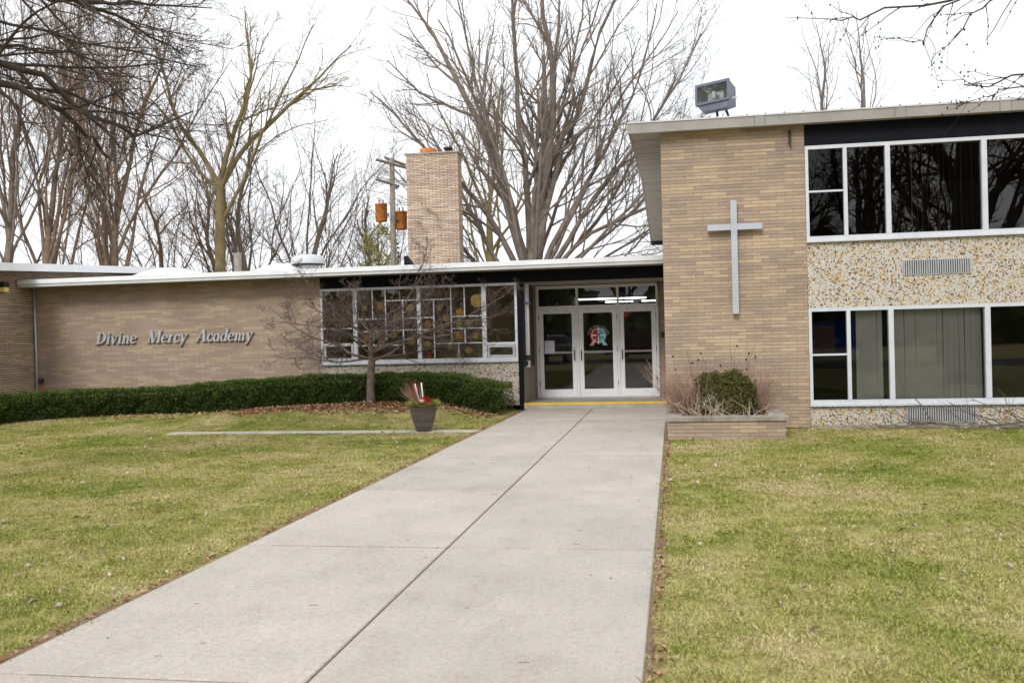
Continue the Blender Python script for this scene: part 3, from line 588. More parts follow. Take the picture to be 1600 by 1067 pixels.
# door set: three doors under three transom lights
DX = [-3.33, -2.335, -1.335, -.385]
fr = MB()
fr.box((-3.35, YD-.05, 2.83), (-.375, YD+.08, 2.9)); fr.box((-3.35, YD-.048, 2.34), (-.375, YD+.08, 2.405))
for x in DX: fr.box((x-.03, YD-.052, .145), (x+.03, YD+.078, 2.339)); fr.box((x-.03, YD-.053, 2.406), (x+.03, YD+.078, 2.829))
dfr = fr.build('door_frame', M['white'], low)
for a, b in zip(DX[:-1], DX[1:]):
    g = MB(); g.add([(a+.02, YD, 2.4), (b-.02, YD, 2.4), (b-.02, YD, 2.84), (a+.02, YD, 2.84)], [(0,1,2,3)]); g.build('transom_pane', M['glass'], dfr)
for k, (a, b) in enumerate(zip(DX[:-1], DX[1:])):
    a += .036; b -= .036; st = .105; d = MB(); y0, y1 = YD-.035, YD+.02
    d.box((a, y0, .15), (a+st, y1, 2.335)); d.box((b-st, y0, .15), (b, y1, 2.335)); d.box((a+st, y0+.001, .15), (b-st, y1, .34)); d.box((a+st, y0+.001, 2.215), (b-st, y1, 2.335))
    do = d.build('door', M['white'], low)
    g = MB(); g.add([(a+st, YD-.005, .34), (b-st, YD-.005, .34), (b-st, YD-.005, 2.215), (a+st, YD-.005, 2.215)], [(0,1,2,3)]); g.build('pane', M['glass'], do)
    hx = b-.05 if k == 0 else a+.05
    h = MB(); h.tube([(hx, y0, 1.30), (hx, y0-.06, 1.30), (hx, y0-.06, 1.06), (hx, y0, 1.06)], .012, 8); h.build('handle', M['dark'], do)
    pb = MB(); pb.box((a+st, YD+.03, 1.225), (b-st, YD+.06, 1.275)); pb.build('push_bar', M['alu'], do)
    for z in (.42, 1.25, 2.05):
        xx = a-.012 if k == 0 else b+.004; q = MB(); q.box((xx, y0-.024, z), (xx+.012, y0-.001, z+.12)); q.build('hinge', M['dark'], do)
    for xx in (a+.2, b-.2): q = MB(); q.tube([(xx, y0-.008, 2.285), (xx, y0, 2.285)], .012, 8); q.build('bolt', M['dark'], do)
    if k == 0:
        q = MB(); q.box((a+st+.02, YD-.008, 1.23), (a+st+.27, YD-.0065, 1.55)); q.build('notice', M['paper_white'], do); q = MB(); q.box((b-.11, y0-.02, 1.28), (b-.02, y0-.0005, 1.39)); q.build('lock_box', M['alu'], do)
    if k == 2: q = MB(); q.box((a+st+.01, YD-.008, 2.09), (a+st+.10, YD-.0065, 2.19)); q.build('red_sticker', M['bulb_red'], do)
    if k == 1:
        ec = np.array([(a+b)/2+.005, 1.655]); ye = YD-.0065; em = MB()
        def poly(pts, mi, lay): em.prism([(ec[0]+x, ec[1]+z) for x, z in pts], ye-.0006*lay-.0004, ye-.0006*lay, 0, mi)
        def lobed(s, r):                                # scalloped half disc, left (-1) or right (1)
            o = [(0, r), ]
            for i in range(1, 12):
                q = math.pi*i/12; rr = r*(1+.05*math.cos(8*q)); o.append((s*rr*math.sin(q), rr*math.cos(q)))
            return o+[(0, -r)]
        def rib(s, mi, lay, x0, x1, sh): poly([(s*.02, -.02), (s*.07, -.03), (s*x1, -.25), (s*x0, -.25)] if not sh else [(s*.05, -.06), (s*.065, -.06), (s*x1, -.245), (s*x0, -.245)], mi, lay)
        for s, mi in ((-1, 0), (1, 1)):
            poly(lobed(s, .205), mi, 1); rib(s, mi, 2, .11, .23, False)
            rg = lobed(s, .175); inn = lobed(s, .16); poly(rg+inn[::-1], 2, 3)
            for x0 in (.13, .165, .20): rib(s, 2, 4, x0, x0+.014, True)
            poly([(s*.02, .015), (s*.15, .03), (s*.15, -.02), (s*.02, -.012)], 2, 5)
        poly([(-.012, .19), (.012, .19), (.012, -.21), (-.012, -.21)], 2, 6)
        poly([(0, -.035), (.045, .01), (.045, .035), (.02, .045), (0, .03), (-.02, .045), (-.045, .035), (-.045, .01)], 3, 7)
        poly([(0, -.01), (.015, .01), (0, .022), (-.015, .01)], 2, 8)
        em.build('emblem', [M['em_red'], M['em_teal'], M['em_white'], M['em_dark']], do)
        txt = 'DIVINE MERCY ACADEMY'; tv = []; tf = []; o_ = 0
        for i, ch in enumerate(txt):
            if ch == ' ': continue
            cu = bpy.data.curves.new('glyph', 'FONT'); cu.body = ch; cu.size = .05; cu.align_x = 'CENTER'; cu.resolution_u = 1
            to = bpy.data.objects.new('glyph', cu); tm = bpy.data.meshes.new_from_object(to); an = math.radians(78-156*i/(len(txt)-1))
            for v in tm.vertices:
                x, z = v.co.x, v.co.y+.235; tv.append((ec[0]+x*math.cos(an)-z*math.sin(an), ye-.001, ec[1]-.02+x*math.sin(an)+z*math.cos(an)))
            for p in tm.polygons: tf.append([q+o_ for q in p.vertices])
            o_ = len(tv); bpy.data.objects.remove(to); bpy.data.curves.remove(cu); bpy.data.meshes.remove(tm)
        tme = bpy.data.meshes.new('arched_lettering'); tme.from_pydata(tv, [], tf); fin(tme, M['em_white']); link('arched_lettering', tme, do)
th = MB(); th.box((-3.35, YD-.06, .121), (-.375, YD+.1, .144)); th.build('threshold', M['alu'], low)
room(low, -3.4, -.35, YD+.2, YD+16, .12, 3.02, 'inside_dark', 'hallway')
for (x0, x1, y) in ((-3.3, -.9, 33.2), (-2.6, -1.5, 36.6), (-1.2, -.5, 36.6)): tube_lamp(x0, x1, y, 2.9, {-3.3: 'long lit tube lamp on the hallway ceiling behind the transom', -2.6: 'shorter lit tube lamp deeper down the hallway behind the middle transom', -1.2: 'short lit tube lamp deep in the hallway beside the right transom bar'}[x0])
cd = thing('downspout', 'pale grey downspout with black clamp in the entrance corner', 'pipe', (-3.36, YL+.35, 1))
m = MB(); m.box((-3.40, YL+.3, .96), (-3.31, YL+.38, 2.9)); m.build('pipe', M['alu'], cd)
m = MB(); m.box((-3.42, YL+.28, 1.12), (-3.29, YL+.4, 1.24)); m.box((-3.415, YL+.285, 1.0), (-3.35, YL+.3, 1.1)); m.build('clamp', M['dark'], cd)
m = MB(); m.box((-3.44, YL+.285, 2.42), (-3.27, YL+.395, 2.47)); m.build('bracket', M['steel'], cd)
rd = MB(); rd.box((-.30, YD-.04, 1.56), (-.22, YD-.002, 1.69)); tag(rd.build('card_reader', M['dark']), 'small black card reader on brick beside the doors', 'card reader')

# ------------------------------------------------------------------ wall lettering
def stroke(pts, ws):
    P = np.array(pts, float); W = np.broadcast_to(np.array(ws, float), (len(P),)); T = np.gradient(P, axis=0); T /= np.linalg.norm(T, axis=1, keepdims=True)+1e-9
    Nn = np.stack([-T[:,1], T[:,0]], 1)*W[:,None]/2; return [tuple(q) for q in (P+Nn)]+[tuple(q) for q in (P-Nn)[::-1]]
def arc(cx, cy, rx, ry, a0, a1, thin=.06, thick=.17, n=18):
    a = np.radians(np.linspace(a0, a1, n)); w = thin+(thick-thin)*np.abs(np.cos(a))**1.5
    return stroke(np.stack([cx+rx*np.cos(a), cy+ry*np.sin(a)], 1), w)
def ser(x, y, w=.28): return [(x-w/2, y-.025), (x+w/2, y-.025), (x+w/2, y+.025), (x-w/2, y+.025)]
S_, T_ = .165, .065
def stem(x, y0, y1, w=S_): return stroke([(x, y0), (x, (y0+y1)/2), (x, y1)], w)
G = {
 'D': (.80, [stem(.2, 0, 1), arc(.2, .5, .50, .47, 90, -90, .06, .19), ser(.18, .025, .36), ser(.18, .975, .36)]),
 'i': (.36, [stem(.17, 0, .64), ser(.18, .025, .28), ser(.11, .62, .16), [(.17, .76), (.26, .85), (.17, .94), (.08, .85)]]),
 'v': (.56, [stroke([(.1, .64), (.2, .3), (.27, .0)], .15), stroke([(.27, 0), (.4, .35), (.47, .64)], T_), ser(.1, .62, .24), ser(.47, .62, .18)]),
 'n': (.64, [stem(.15, 0, .64), stroke([(.18, .42), (.28, .58), (.4, .6), (.46, .45), (.47, .2), (.47, 0)], [.05, .08, .13, .16, .16, .16]), ser(.16, .025, .26), ser(.49, .025, .24), ser(.09, .62, .16)]),
 'e': (.52, [arc(.27, .32, .2, .3, 20, 320, .06, .16), stroke([(.1, .34), (.27, .36), (.46, .40)], .06)]),
 'M': (1.08, [stem(.16, 0, 1, T_), stroke([(.2, 1), (.34, .5), (.48, 0)], .18), stroke([(.48, 0), (.66, .5), (.84, 1)], T_), stem(.88, 0, 1, .18), ser(.14, .025, .26), ser(.17, .975, .26), ser(.89, .025, .32), ser(.89, .975, .28)]),
 'r': (.46, [stem(.15, 0, .64), stroke([(.18, .40), (.26, .56), (.38, .58)], [.05, .10, .17]), ser(.16, .025, .28), ser(.09, .62, .16)]),
 'c': (.48, [arc(.27, .32, .2, .3, 45, 315, .07, .16), [(.34, .46), (.46, .44), (.46, .55), (.36, .58)]]),
 'y': (.56, [stroke([(.1, .64), (.2, .3), (.28, .02)], .15), stroke([(.48, .64), (.34, .2), (.2, -.2), (.06, -.27)], [T_, T_, .08, .12]), ser(.1, .62, .24), ser(.48, .62, .18)]),
 'A': (.86, [stroke([(.1, 0), (.28, .5), (.46, 1)], T_), stroke([(.46, 1), (.57, .5), (.68, 0)], .19), stroke([(.2, .33), (.4, .33), (.6, .33)], .055), ser(.1, .025, .24), ser(.69, .025, .32)]),
 'a': (.58, [arc(.25, .3, .17, .28, 60, 310, .06, .15), stem(.44, 0, .62, .155), ser(.49, .025, .2)]),
 'd': (.60, [arc(.25, .3, .17, .28, 60, 310, .06, .15), stem(.45, 0, 1, .155), ser(.5, .025, .2), ser(.39, .975, .18)]),
 'm': (.92, [stem(.15, 0, .64), stroke([(.18, .42), (.27, .58), (.37, .6), (.43, .45), (.44, .2), (.44, 0)], [.05, .08, .12, .15, .15, .15]), stroke([(.47, .42), (.56, .58), (.66, .6), (.72, .45), (.73, .2), (.73, 0)], [.05, .08, .12, .15, .15, .15]), ser(.16, .025, .24), ser(.45, .025, .22), ser(.75, .025, .24), ser(.09, .62, .16)]),
}
sg = thing('wall_lettering', 'raised silver italic letters reading Divine Mercy Academy on the brick wall', 'sign', (-12, YL, 1.74))
for word, xa, xb in (('Divine', -14.19, -13.04), ('Mercy', -12.80, -11.69), ('Academy', -11.50, -9.98)):
    tot = sum(G[c][0] for c in word); CAP = .295; sc = (xb-xa-.05)/tot; x = xa
    for c in word:
        adv, polys = G[c]; m = MB()
        for i, pl in enumerate(polys): m.prism([(x+px*sc+py*CAP*.24, 1.75+py*CAP) for px, py in pl], YL-.062-.0012*i, YL-.012+.001*i)
        m.build('letter', M['letter'], sg); x += adv*sc

# ------------------------------------------------------------------ far-left projecting wing
pw = thing('projecting_wing', 'brick wing with white-edged low gable roof standing forward at the far left', 'building', (-16.5, 20, 0))
m = MB(); m.box((-24, 14, -.1), (-15.907, 33, 3.56)); m.add([(-15.907,14,3.56),(-15.907,27,3.95),(-15.907,33,3.6),(-15.907,33,3.5),(-15.907,14,3.5)], [(0,1,2,3,4)]); m.build('wall', M['mortar_dark'], pw)
brick_faces(pw, [('x', -15.9, 14.0, 21.34, 0, 3.60), ('x', -15.9, 21.34, 31, 3.39, 3.75)], 300, see=lambda p: p[1] > 19.9 and p[2] > .55, JO=.0125)
pf = [(13.5, 3.21), (27.2, 3.90), (33.5, 3.62)]; r = MB(); fw_ = MB(); so = MB()
for (ya, za), (yb, zb) in zip(pf[:-1], pf[1:]):
    r.add([(-24,ya,za+.16),(-15.42,ya,za+.16),(-15.42,yb,zb+.16),(-24,yb,zb+.16)], [(0,1,2,3)])
    fw_.add([(-15.40,ya,za),(-15.40,yb,zb),(-15.40,yb,zb+.19),(-15.40,ya,za+.19),(-15.45,ya,za),(-15.45,yb,zb),(-15.45,yb,zb+.19),(-15.45,ya,za+.19)], [(0,1,2,3),(7,6,5,4),(3,2,6,7),(0,4,5,1)])
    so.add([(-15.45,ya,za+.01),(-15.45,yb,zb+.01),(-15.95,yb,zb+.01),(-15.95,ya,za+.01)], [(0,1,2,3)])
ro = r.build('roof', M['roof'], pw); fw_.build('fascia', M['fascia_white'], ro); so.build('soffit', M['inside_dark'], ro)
lp = thing('wall_lamp', 'small black and amber wall lamp on the projecting wing', 'lamp', (-15.85, 20.2, 3.1))
m = MB(); m.box((-15.898, 20.12, 3.17), (-15.76, 20.3, 3.30)); m.build('housing', M['dark'], lp); m = MB(); m.box((-15.897, 20.13, 3.06), (-15.77, 20.29, 3.169)); m.build('lens', M['paper'], lp)
m = MB(); m.tube([(-15.84, YL-.05, .1), (-15.83, YL-.052, 1.6), (-15.845, YL-.05, 3.19)], .028, 10); tag(m.build('drain_pipe', M['alu'], None, True), 'thin white drain pipe in the corner between brick walls', 'pipe')
hb = thing('hose_tap', 'dark hose tap with rust streak low in the brick corner', 'tap', (-15.72, YL, .8))
m = MB(); m.lathe([(.001, -.05), (.05, -.05), (.06, 0), (.05, .05), (.001, .05)], (-15.7, YL-.07, .88), 14); m.tube([(-15.7, YL, .88), (-15.7, YL-.12, .86), (-15.7, YL-.13, .78)], .02, 8); m.build('valve', M['dark'], hb, True)
m = MB(); m.box((-15.735, YL-.006, .45), (-15.665, YL-.0035, .8)); m.build('rust_streak', M['rust'], hb)

# ------------------------------------------------------------------ roof things
def skylight(c, r, label):
    t = thing('skylight', label, 'skylight', c, 'domed skylights on the flat roof')
    m = MB(); m.box((c[0]-r, c[1]-r, c[2]), (c[0]+r, c[1]+r, c[2]+.14)); m.build('kerb', M['fascia_white'], t)
    v = []; f = []; k = 12
    for i in range(k+1):
        for j in range(k+1): u, w = 2*i/k-1, 2*j/k-1; v.append((c[0]+u*r*.96, c[1]+w*r*.96, c[2]+.142+.36*max(0, (1-u*u)*(1-w*w))**.55))
    for i in range(k):
        for j in range(k): f.append((i*(k+1)+j, (i+1)*(k+1)+j, (i+1)*(k+1)+j+1, i*(k+1)+j+1))
    m = MB(); m.add(v, f); m.build('dome', M['fascia_white'], t, True)
skylight((-13.78, 24.3, 3.33), 1.0, 'white domed skylight nearest the projecting wing'); skylight((-10.45, 24.3, 3.33), .85, 'white domed skylight beside the roof exhaust fan')
fn = thing('exhaust_fan', 'pale mushroom-shaped exhaust fan on the flat roof', 'exhaust fan', (-9.72, 24.2, 3.33))
c = (-9.72, 24.2, 3.33)
m = MB(); m.lathe([(.30, 0), (.30, .42)], c, 24); m.build('curb', M['fascia_grey'], fn, True)
m = MB(); m.lathe([(.30, .40), (.45, .42), (.45, .44)], c, 28); m.build('skirt', M['dark'], fn, True)
m = MB(); m.lathe([(.455, .442), (.465, .50), (.44, .60), (.36, .67), (.2, .70), (.001, .71)], c, 28); m.build('hood', M['fascia_grey'], fn, True)
# chimney
chm = thing('chimney', 'tall tan brick chimney with thin stone cap behind the low roof', 'chimney', (-8.5, 33.5, 3.3))
CX0, CX1, CY0, CY1 = -9.42, -7.49, 33.0, 33.62; ZT = 3.33+84*CH
m = MB(); m.box((CX0+.01, CY0+.011, 3.3), (CX1-.011, CY1, ZT)); m.build('core', M['mortar_dark'], chm)
brick_faces(chm, [('y', CY0, CX0, CX1, 3.33, ZT), ('x', CX1, CY0+.052, CY1, 3.33, ZT)], 300, 'brick_pale', see=lambda p: p[1] < 33.01 and p[2] > 4.6, JO=.0165)
m = MB(); m.box((CX0-.04, CY0-.05, ZT+.002), (CX1+.05, CY1+.05, ZT+.06)); m.build('cap', M['stone'], chm)
m = MB(); m.lathe([(.30, 0), (.30, .17), (.26, .17), (.26, .02)], (-8.65, 33.3, ZT+.06), 24); m.build('flue', M['rust'], chm, True)
m = MB(); m.lathe([(.12, 0), (.12, .1), (.17, .12), (.17, .19), (.001, .22)], (-7.9, 33.3, ZT+.06), 18); m.build('vent_cap', M['dark'], chm, True)
# utility pole with two rusty transformers
up = thing('utility_pole', 'weathered wooden utility pole with crossarms beside the chimney', 'utility pole', (-10.9, 36, 0))
m = MB(); m.tube([(-10.92, 36, 0), (-10.88, 36, 4.5), (-10.84, 36, 8.85)], [.13, .12, .10], 12); m.build('pole', M['wood_pole'], up, True)
for z, xa, xb, ya, yb in ((8.6, -11.3, -10.25, 35.4, 36.5), (7.85, -11.35, -10.6, 35.5, 36.1), (8.75, -11.1, -10.4, 35.9, 36.4)):
    m = MB(); m.tube([(xa, ya, z+.12), (xb, yb, z-.12)], .06, 4); m.build('crossarm', M['wood_pole'], up)
for z in (4.9, 5.05, 5.25, 5.4, 6.3, 7.6): m = MB(); m.lathe([(.02, 0), (.05, .02), (.05, .06), (.02, .08)], (-10.66, 35.9, z), 10); m.build('insulator', M['dark'], up, True)
m = MB(); m.tube([(-10.6, 36, 7.2), (-10.3, 35.9, 6.5), (-10.45, 35.9, 5.6), (-10.2, 35.9, 4.6)], .012, 5); m.build('cable', M['dark'], up)
for k, (c, h, lb) in enumerate((((-11.25, 35.72, 6.32), .70, 'square rusty orange transformer hung left of the utility pole'), ((-10.58, 36.2, 6.03), .72, 'rusty orange transformer hung lower behind the utility pole'))):
    t = thing('transformer', lb, 'transformer', c, 'rusty pole transformers')
    m = MB(); m.lathe([(.001, 0), (.21, 0), (.235, .03), (.235, h-.06), (.255, h-.05), (.255, h), (.001, h+.03)], c, 14); m.build('tank', M['rust'], t, True)
    for dx in (-.07, .08): m = MB(); m.lathe([(.02, h), (.035, h+.04), (.02, h+.08), (.035, h+.11), (.012, h+.18)], (c[0]+dx, c[1], c[2]), 8); m.build('bushing', M['steel'], t, True)
    m = MB(); m.box((c[0]+(.15 if k == 0 else -.3), c[1]-.04, c[2]+.2), (c[0]+(.3 if k == 0 else -.15), c[1]+.06, c[2]+.3)); m.build('hanger', M['steel'], t)
m = MB(); m.tube([(-14.62, 30, 0), (-14.58, 30, 3), (-14.57, 30, 4.75)], .13, 10); tag(m.build('fence_post', M['wood_pole'], None, True), 'short grey wooden post standing behind the flat roof', 'post')

# ------------------------------------------------------------------ planter, plants, pot
pl = thing('brick_planter', 'low brick planter box with weathered stone coping beside the walk', 'planter', (.8, 15.9, 0))
PX0, PX1, PY0 = -.13, 1.70, 15.12
m = MB(); m.box((PX0+.01, PY0+.008, -.1), (PX1-.009, PY0+.2, .272)); m.box((PX0+.011, PY0+.2, -.1), (PX0+.2, 16.74, .271)); m.box((PX1-.2, PY0+.2, -.1), (PX1-.0095, 16.74, .2705)); m.build('core', M['mortar'], pl)
brick_faces(pl, [('y', PY0, PX0, PX1, -.03, -.03+5*CH), ('x', PX1, PY0+.052, 16.74, -.03, -.03+5*CH)], 300, tone_shift=-.05)
for i, (x0, x1, y0, y1) in enumerate(((PX0-.03, .55, PY0-.04, PY0+.24), (.553, 1.12, PY0-.04, PY0+.24), (1.123, PX1+.04, PY0-.04, PY0+.24), (PX0-.03, PX0+.24, PY0+.243, 16.74), (PX1-.23, PX1+.04, PY0+.243, 16.0), (PX1-.23, PX1+.04, 16.003, 16.74))):
    slab(pl, x0-.008, x1+.008, y0, y1, .274, .345+.003*(i % 2), 'coping', 'stone')
m = MB(); m.box((PX0+.2, PY0+.2, .1), (PX1-.2, 16.74, .30)); m.build('soil', M['soil'], pl)
def sprigs(P, Nrm, ln, wd, rng, spread=.8, tone=None):
    """little pointed leaf cards: P (N,3) roots, Nrm outward directions"""
    N = len(P); D = Nrm+rng.normal(0, spread, (N, 3)); D /= np.linalg.norm(D, axis=1, keepdims=True)+1e-9
    S = np.cross(D, rng.normal(0, 1, (N, 3))); S /= np.linalg.norm(S, axis=1, keepdims=True)+1e-9
    l = (ln*rng.uniform(.6, 1.3, N))[:,None]; w = (wd*rng.uniform(.7, 1.2, N))[:,None]
    V = np.stack([P, P+D*l*.5+S*w, P+D*l, P+D*l*.5-S*w], 1).reshape(-1, 3); Fq = np.arange(4*N).reshape(N, 4)
    return V, Fq, (rng.random(N) if tone is None else tone)
def branches(pts, rad, k=4): return tubes(pts, rad, k)
def fan(c, n, r0, h, lean, rng, wob=.05, nn=5, rad=.004):
    """n thin stems rising from around c"""
    a = rng.uniform(0, 2*np.pi, n); q = r0*np.sqrt(rng.random(n)); P = np.stack([c[0]+q*np.cos(a), c[1]+q*np.sin(a), np.full(n, c[2])], 1)
    D = np.stack([np.cos(a)*lean*rng.random(n)+rng.normal(0, .1, n), np.sin(a)*lean*rng.random(n)+rng.normal(0, .1, n), np.ones(n)], 1)
    L = h*rng.uniform(.5, 1.1, n); t = np.linspace(0, 1, nn)
    pts = P[:,None]+D[:,None]*L[:,None,None]*t[None,:,None]+np.cumsum(rng.normal(0, wob, (n, nn, 3)), 1)*t[None,:,None]*.5
    return pts, np.broadcast_to(rad*np.linspace(1, .4, nn), (n, nn))
r1 = np.random.default_rng(21)
es = thing('evergreen_shrub', 'rounded olive-green evergreen shrub growing in the brick planter', 'shrub', (.8, 15.95, .3))
P = []; Nn = []
for cx, cy, cz, rx, rz, n in ((.62, 15.95, .66, .33, .34, 5200), (.98, 15.95, .66, .34, .35, 5200), (.8, 15.8, .52, .42, .26, 4200), (1.08, 15.9, .55, .24, .25, 2200), (.55, 16.05, .8, .2, .2, 1700), (.93, 16, .84, .22, .19, 1700)):
    d = r1.normal(0, 1, (n, 3)); d /= np.linalg.norm(d, axis=1, keepdims=True); rr = r1.uniform(.55, 1.0, n)**.5*(1+.13*np.sin(d[:,0]*9+cx*20)*np.sin(d[:,2]*8))
    p = np.array([cx, cy, cz])+d*rr[:,None]*np.array([rx, rx*.95, rz]); k = p[:,2] > .3; P.append(p[k]); Nn.append(d[k])
V, Fq, t = sprigs(np.concatenate(P), np.concatenate(Nn), .045, .009, r1, .7); link('foliage', fast_mesh('foliage', V, Fq, M['shrub'], t), es)
pts, rad = fan((.8, 15.95, .3), 14, .12, .5, .8, r1, .03, 5, .012); V, Fq = tubes(pts, rad, 5); link('stem', fast_mesh('stem', V, Fq, M['bark_brown']), es)
def dry_clump(c, n, r0, h, lean, label, seeds, mat='twig_red', leaf=0, ox=0., rad=.0048):
    t = thing('dried_perennial', label, 'dried plant', c, 'dead stems in the planter'); pts, rad_ = fan(c, n, r0, h, lean, r1, .05, 6, rad); pts = pts.copy(); pts[...,0] += ox*np.linspace(0, 1, 6)[None]**1.3*r1.uniform(.3, 1.2, n)[:,None]
    pts[..., 1] = np.minimum(pts[..., 1], 16.71)
    k = r1.integers(2, 6, n*3); par = r1.integers(0, n, n*3); b0 = pts[par, k-1]; bd_ = r1.normal(0, .11, (n*3, 3))+np.array([0, 0, .09]); bp = b0[:,None]+bd_[:,None]*np.linspace(0, 1, 3)[None,:,None]; bp[..., 1] = np.minimum(bp[..., 1], 16.71)
    V1, F1 = tubes(pts, rad_, 4); V2, F2 = tubes(bp, np.broadcast_to(np.array([.0032, .0026, .0016]), (n*3, 3)), 3)
    link('stem', fast_mesh('stem', V1, F1, M[mat]), t); kind(link('side_twigs', fast_mesh('side_twigs', V2, F2, M[mat]), t), 'stuff')
    if seeds:
        s = MB(); 
        for i in r1.choice(n, seeds): q = pts[i, -1]; s.lathe([(.001, -.018), (.016, -.01), (.018, .006), (.001, .018)], q, 8)
        kind(s.build('seed_heads', M['seed'], t, True), 'stuff')
    if leaf:
        q = pts[r1.integers(0, n, leaf), r1.integers(0, 3, leaf)]+r1.normal(0, .03, (leaf, 3)); V, Fq, tt = sprigs(q, np.tile([0, 0, -.3], (leaf, 1)), .07, .018, r1, 1); link('dead_leaves', fast_mesh('dead_leaves', V, Fq, M['rust_leaf'], tt), t)
dry_clump((.22, 15.85, .3), 150, .24, .86, .6, 'wide clump of reddish dead stems beside the doors with seed heads', 9, 'twig_red', 130, -.28)
dry_clump((1.33, 16.2, .3), 90, .18, .8, .5, 'thin reddish dead stems right of the evergreen shrub', 7, 'twig_red', 40, .12)
dry_clump((.75, 16.4, .3), 22, .4, 1.0, .3, 'tall sparse dark stems rising behind the evergreen shrub', 6, 'bark_crab', 0)
dry_clump((.45, 15.5, .3), 26, .3, .3, 1.3, 'short pale broken stalks at the front of the planter', 0, 'twig_pale', 50, 0, .006)
dry_clump((1.05, 15.42, .3), 14, .3, .22, 1.5, 'pale snapped stalks below the evergreen shrub', 0, 'twig_pale', 30, 0, .006)
# potted winter arrangement
PC = np.array([-4.55, 16.68, .004])
pt = thing('flower_pot', 'tall tapered dark grey glazed pot standing on the side path', 'pot', tuple(PC))
m = MB(); m.lathe([(.001, 0), (.14, 0), (.15, .02), (.195, .17), (.235, .34), (.25, .45), (.262, .455), (.262, .475), (.235, .475), (.23, .42), (.001, .41)], PC, 40); m.build('body', M['pot'], pt, True)
m = MB(); m.lathe([(.001, .43), (.228, .43)], PC, 30); m.build('soil', M['soil'], pt)
ar = thing('winter_arrangement', 'arrangement of birch sticks, red flower, dry grass and cedar in the pot', 'plant arrangement', (PC[0], PC[1], .43))
def stick(a, b, r): m = MB(); m.tube([a, (np.array(a)+b)/2+np.array([.005, 0, 0]), b], [r, r*.95, r*.9], 10); m.build('birch_stick', M['birch'], ar, True)
stick(PC+[-.05, 0, .42], PC+[-.16, .02, .86], .019); stick(PC+[-.0, .02, .42], PC+[-.035, .03, .88], .014)
n = 1100; a = r1.uniform(0, 2*np.pi, n); q = r1.uniform(.05, .25, n); P = PC+np.stack([q*np.cos(a), q*np.sin(a), .46+.04*r1.random(n)], 1); Nd = np.stack([np.cos(a), np.sin(a), .25*np.ones(n)], 1)
V, Fq, t = sprigs(P, Nd, .12, .008, r1, .35); link('cedar_sprigs', fast_mesh('cedar_sprigs', V, Fq, M['cedar'], t), ar)
pts, rad = fan(PC+[-.12, 0, .43], 130, .06, .42, .55, r1, .03, 5, .0025); pts = pts.copy(); pts[...,0] -= .14*np.linspace(0, 1, 5)[None]**2; V, Fq = tubes(pts, rad, 3); link('dry_grass', fast_mesh('dry_grass', V, Fq, M['twig_red']), ar)
pts, rad = fan(PC+[-.09, 0, .43], 10, .03, .55, .12, r1, .02, 5, .006); pts = pts.copy(); pts[...,0] -= .1*np.linspace(0, 1, 5)[None]; V, Fq = tubes(pts, rad, 4); link('red_stems', fast_mesh('red_stems', V, Fq, M['bulb_red']), ar)
for cx, cz, s in ((.03, .56, 1.), (.14, .54, .9), (.09, .60, .8)):
    m = MB()
    for i in range(9):
        b = 2*math.pi*i/9+cx*9; L = .09*s; d = np.array([math.cos(b), -.35, math.sin(b)*.75]); sv = np.cross(d, [0, 1, 0]); sv = sv/np.linalg.norm(sv)*.028*s; o = PC+[cx, -.12, cz]
        m.add([o, o+d*L*.55+sv+[0, -.02, 0], o+d*L, o+d*L*.55-sv], [(0,1,2,3)])
    m.build('red_flower', M['bulb_red'], ar)
m = MB()
for i in range(8): b = 2*math.pi*i/8+.3; o = PC+[.02, -.17, .56]; m.tube([o, o+np.array([math.cos(b)*.06, -.02, math.sin(b)*.045])], .005, 5)
m.build('cream_stamens', M['birch'], ar)

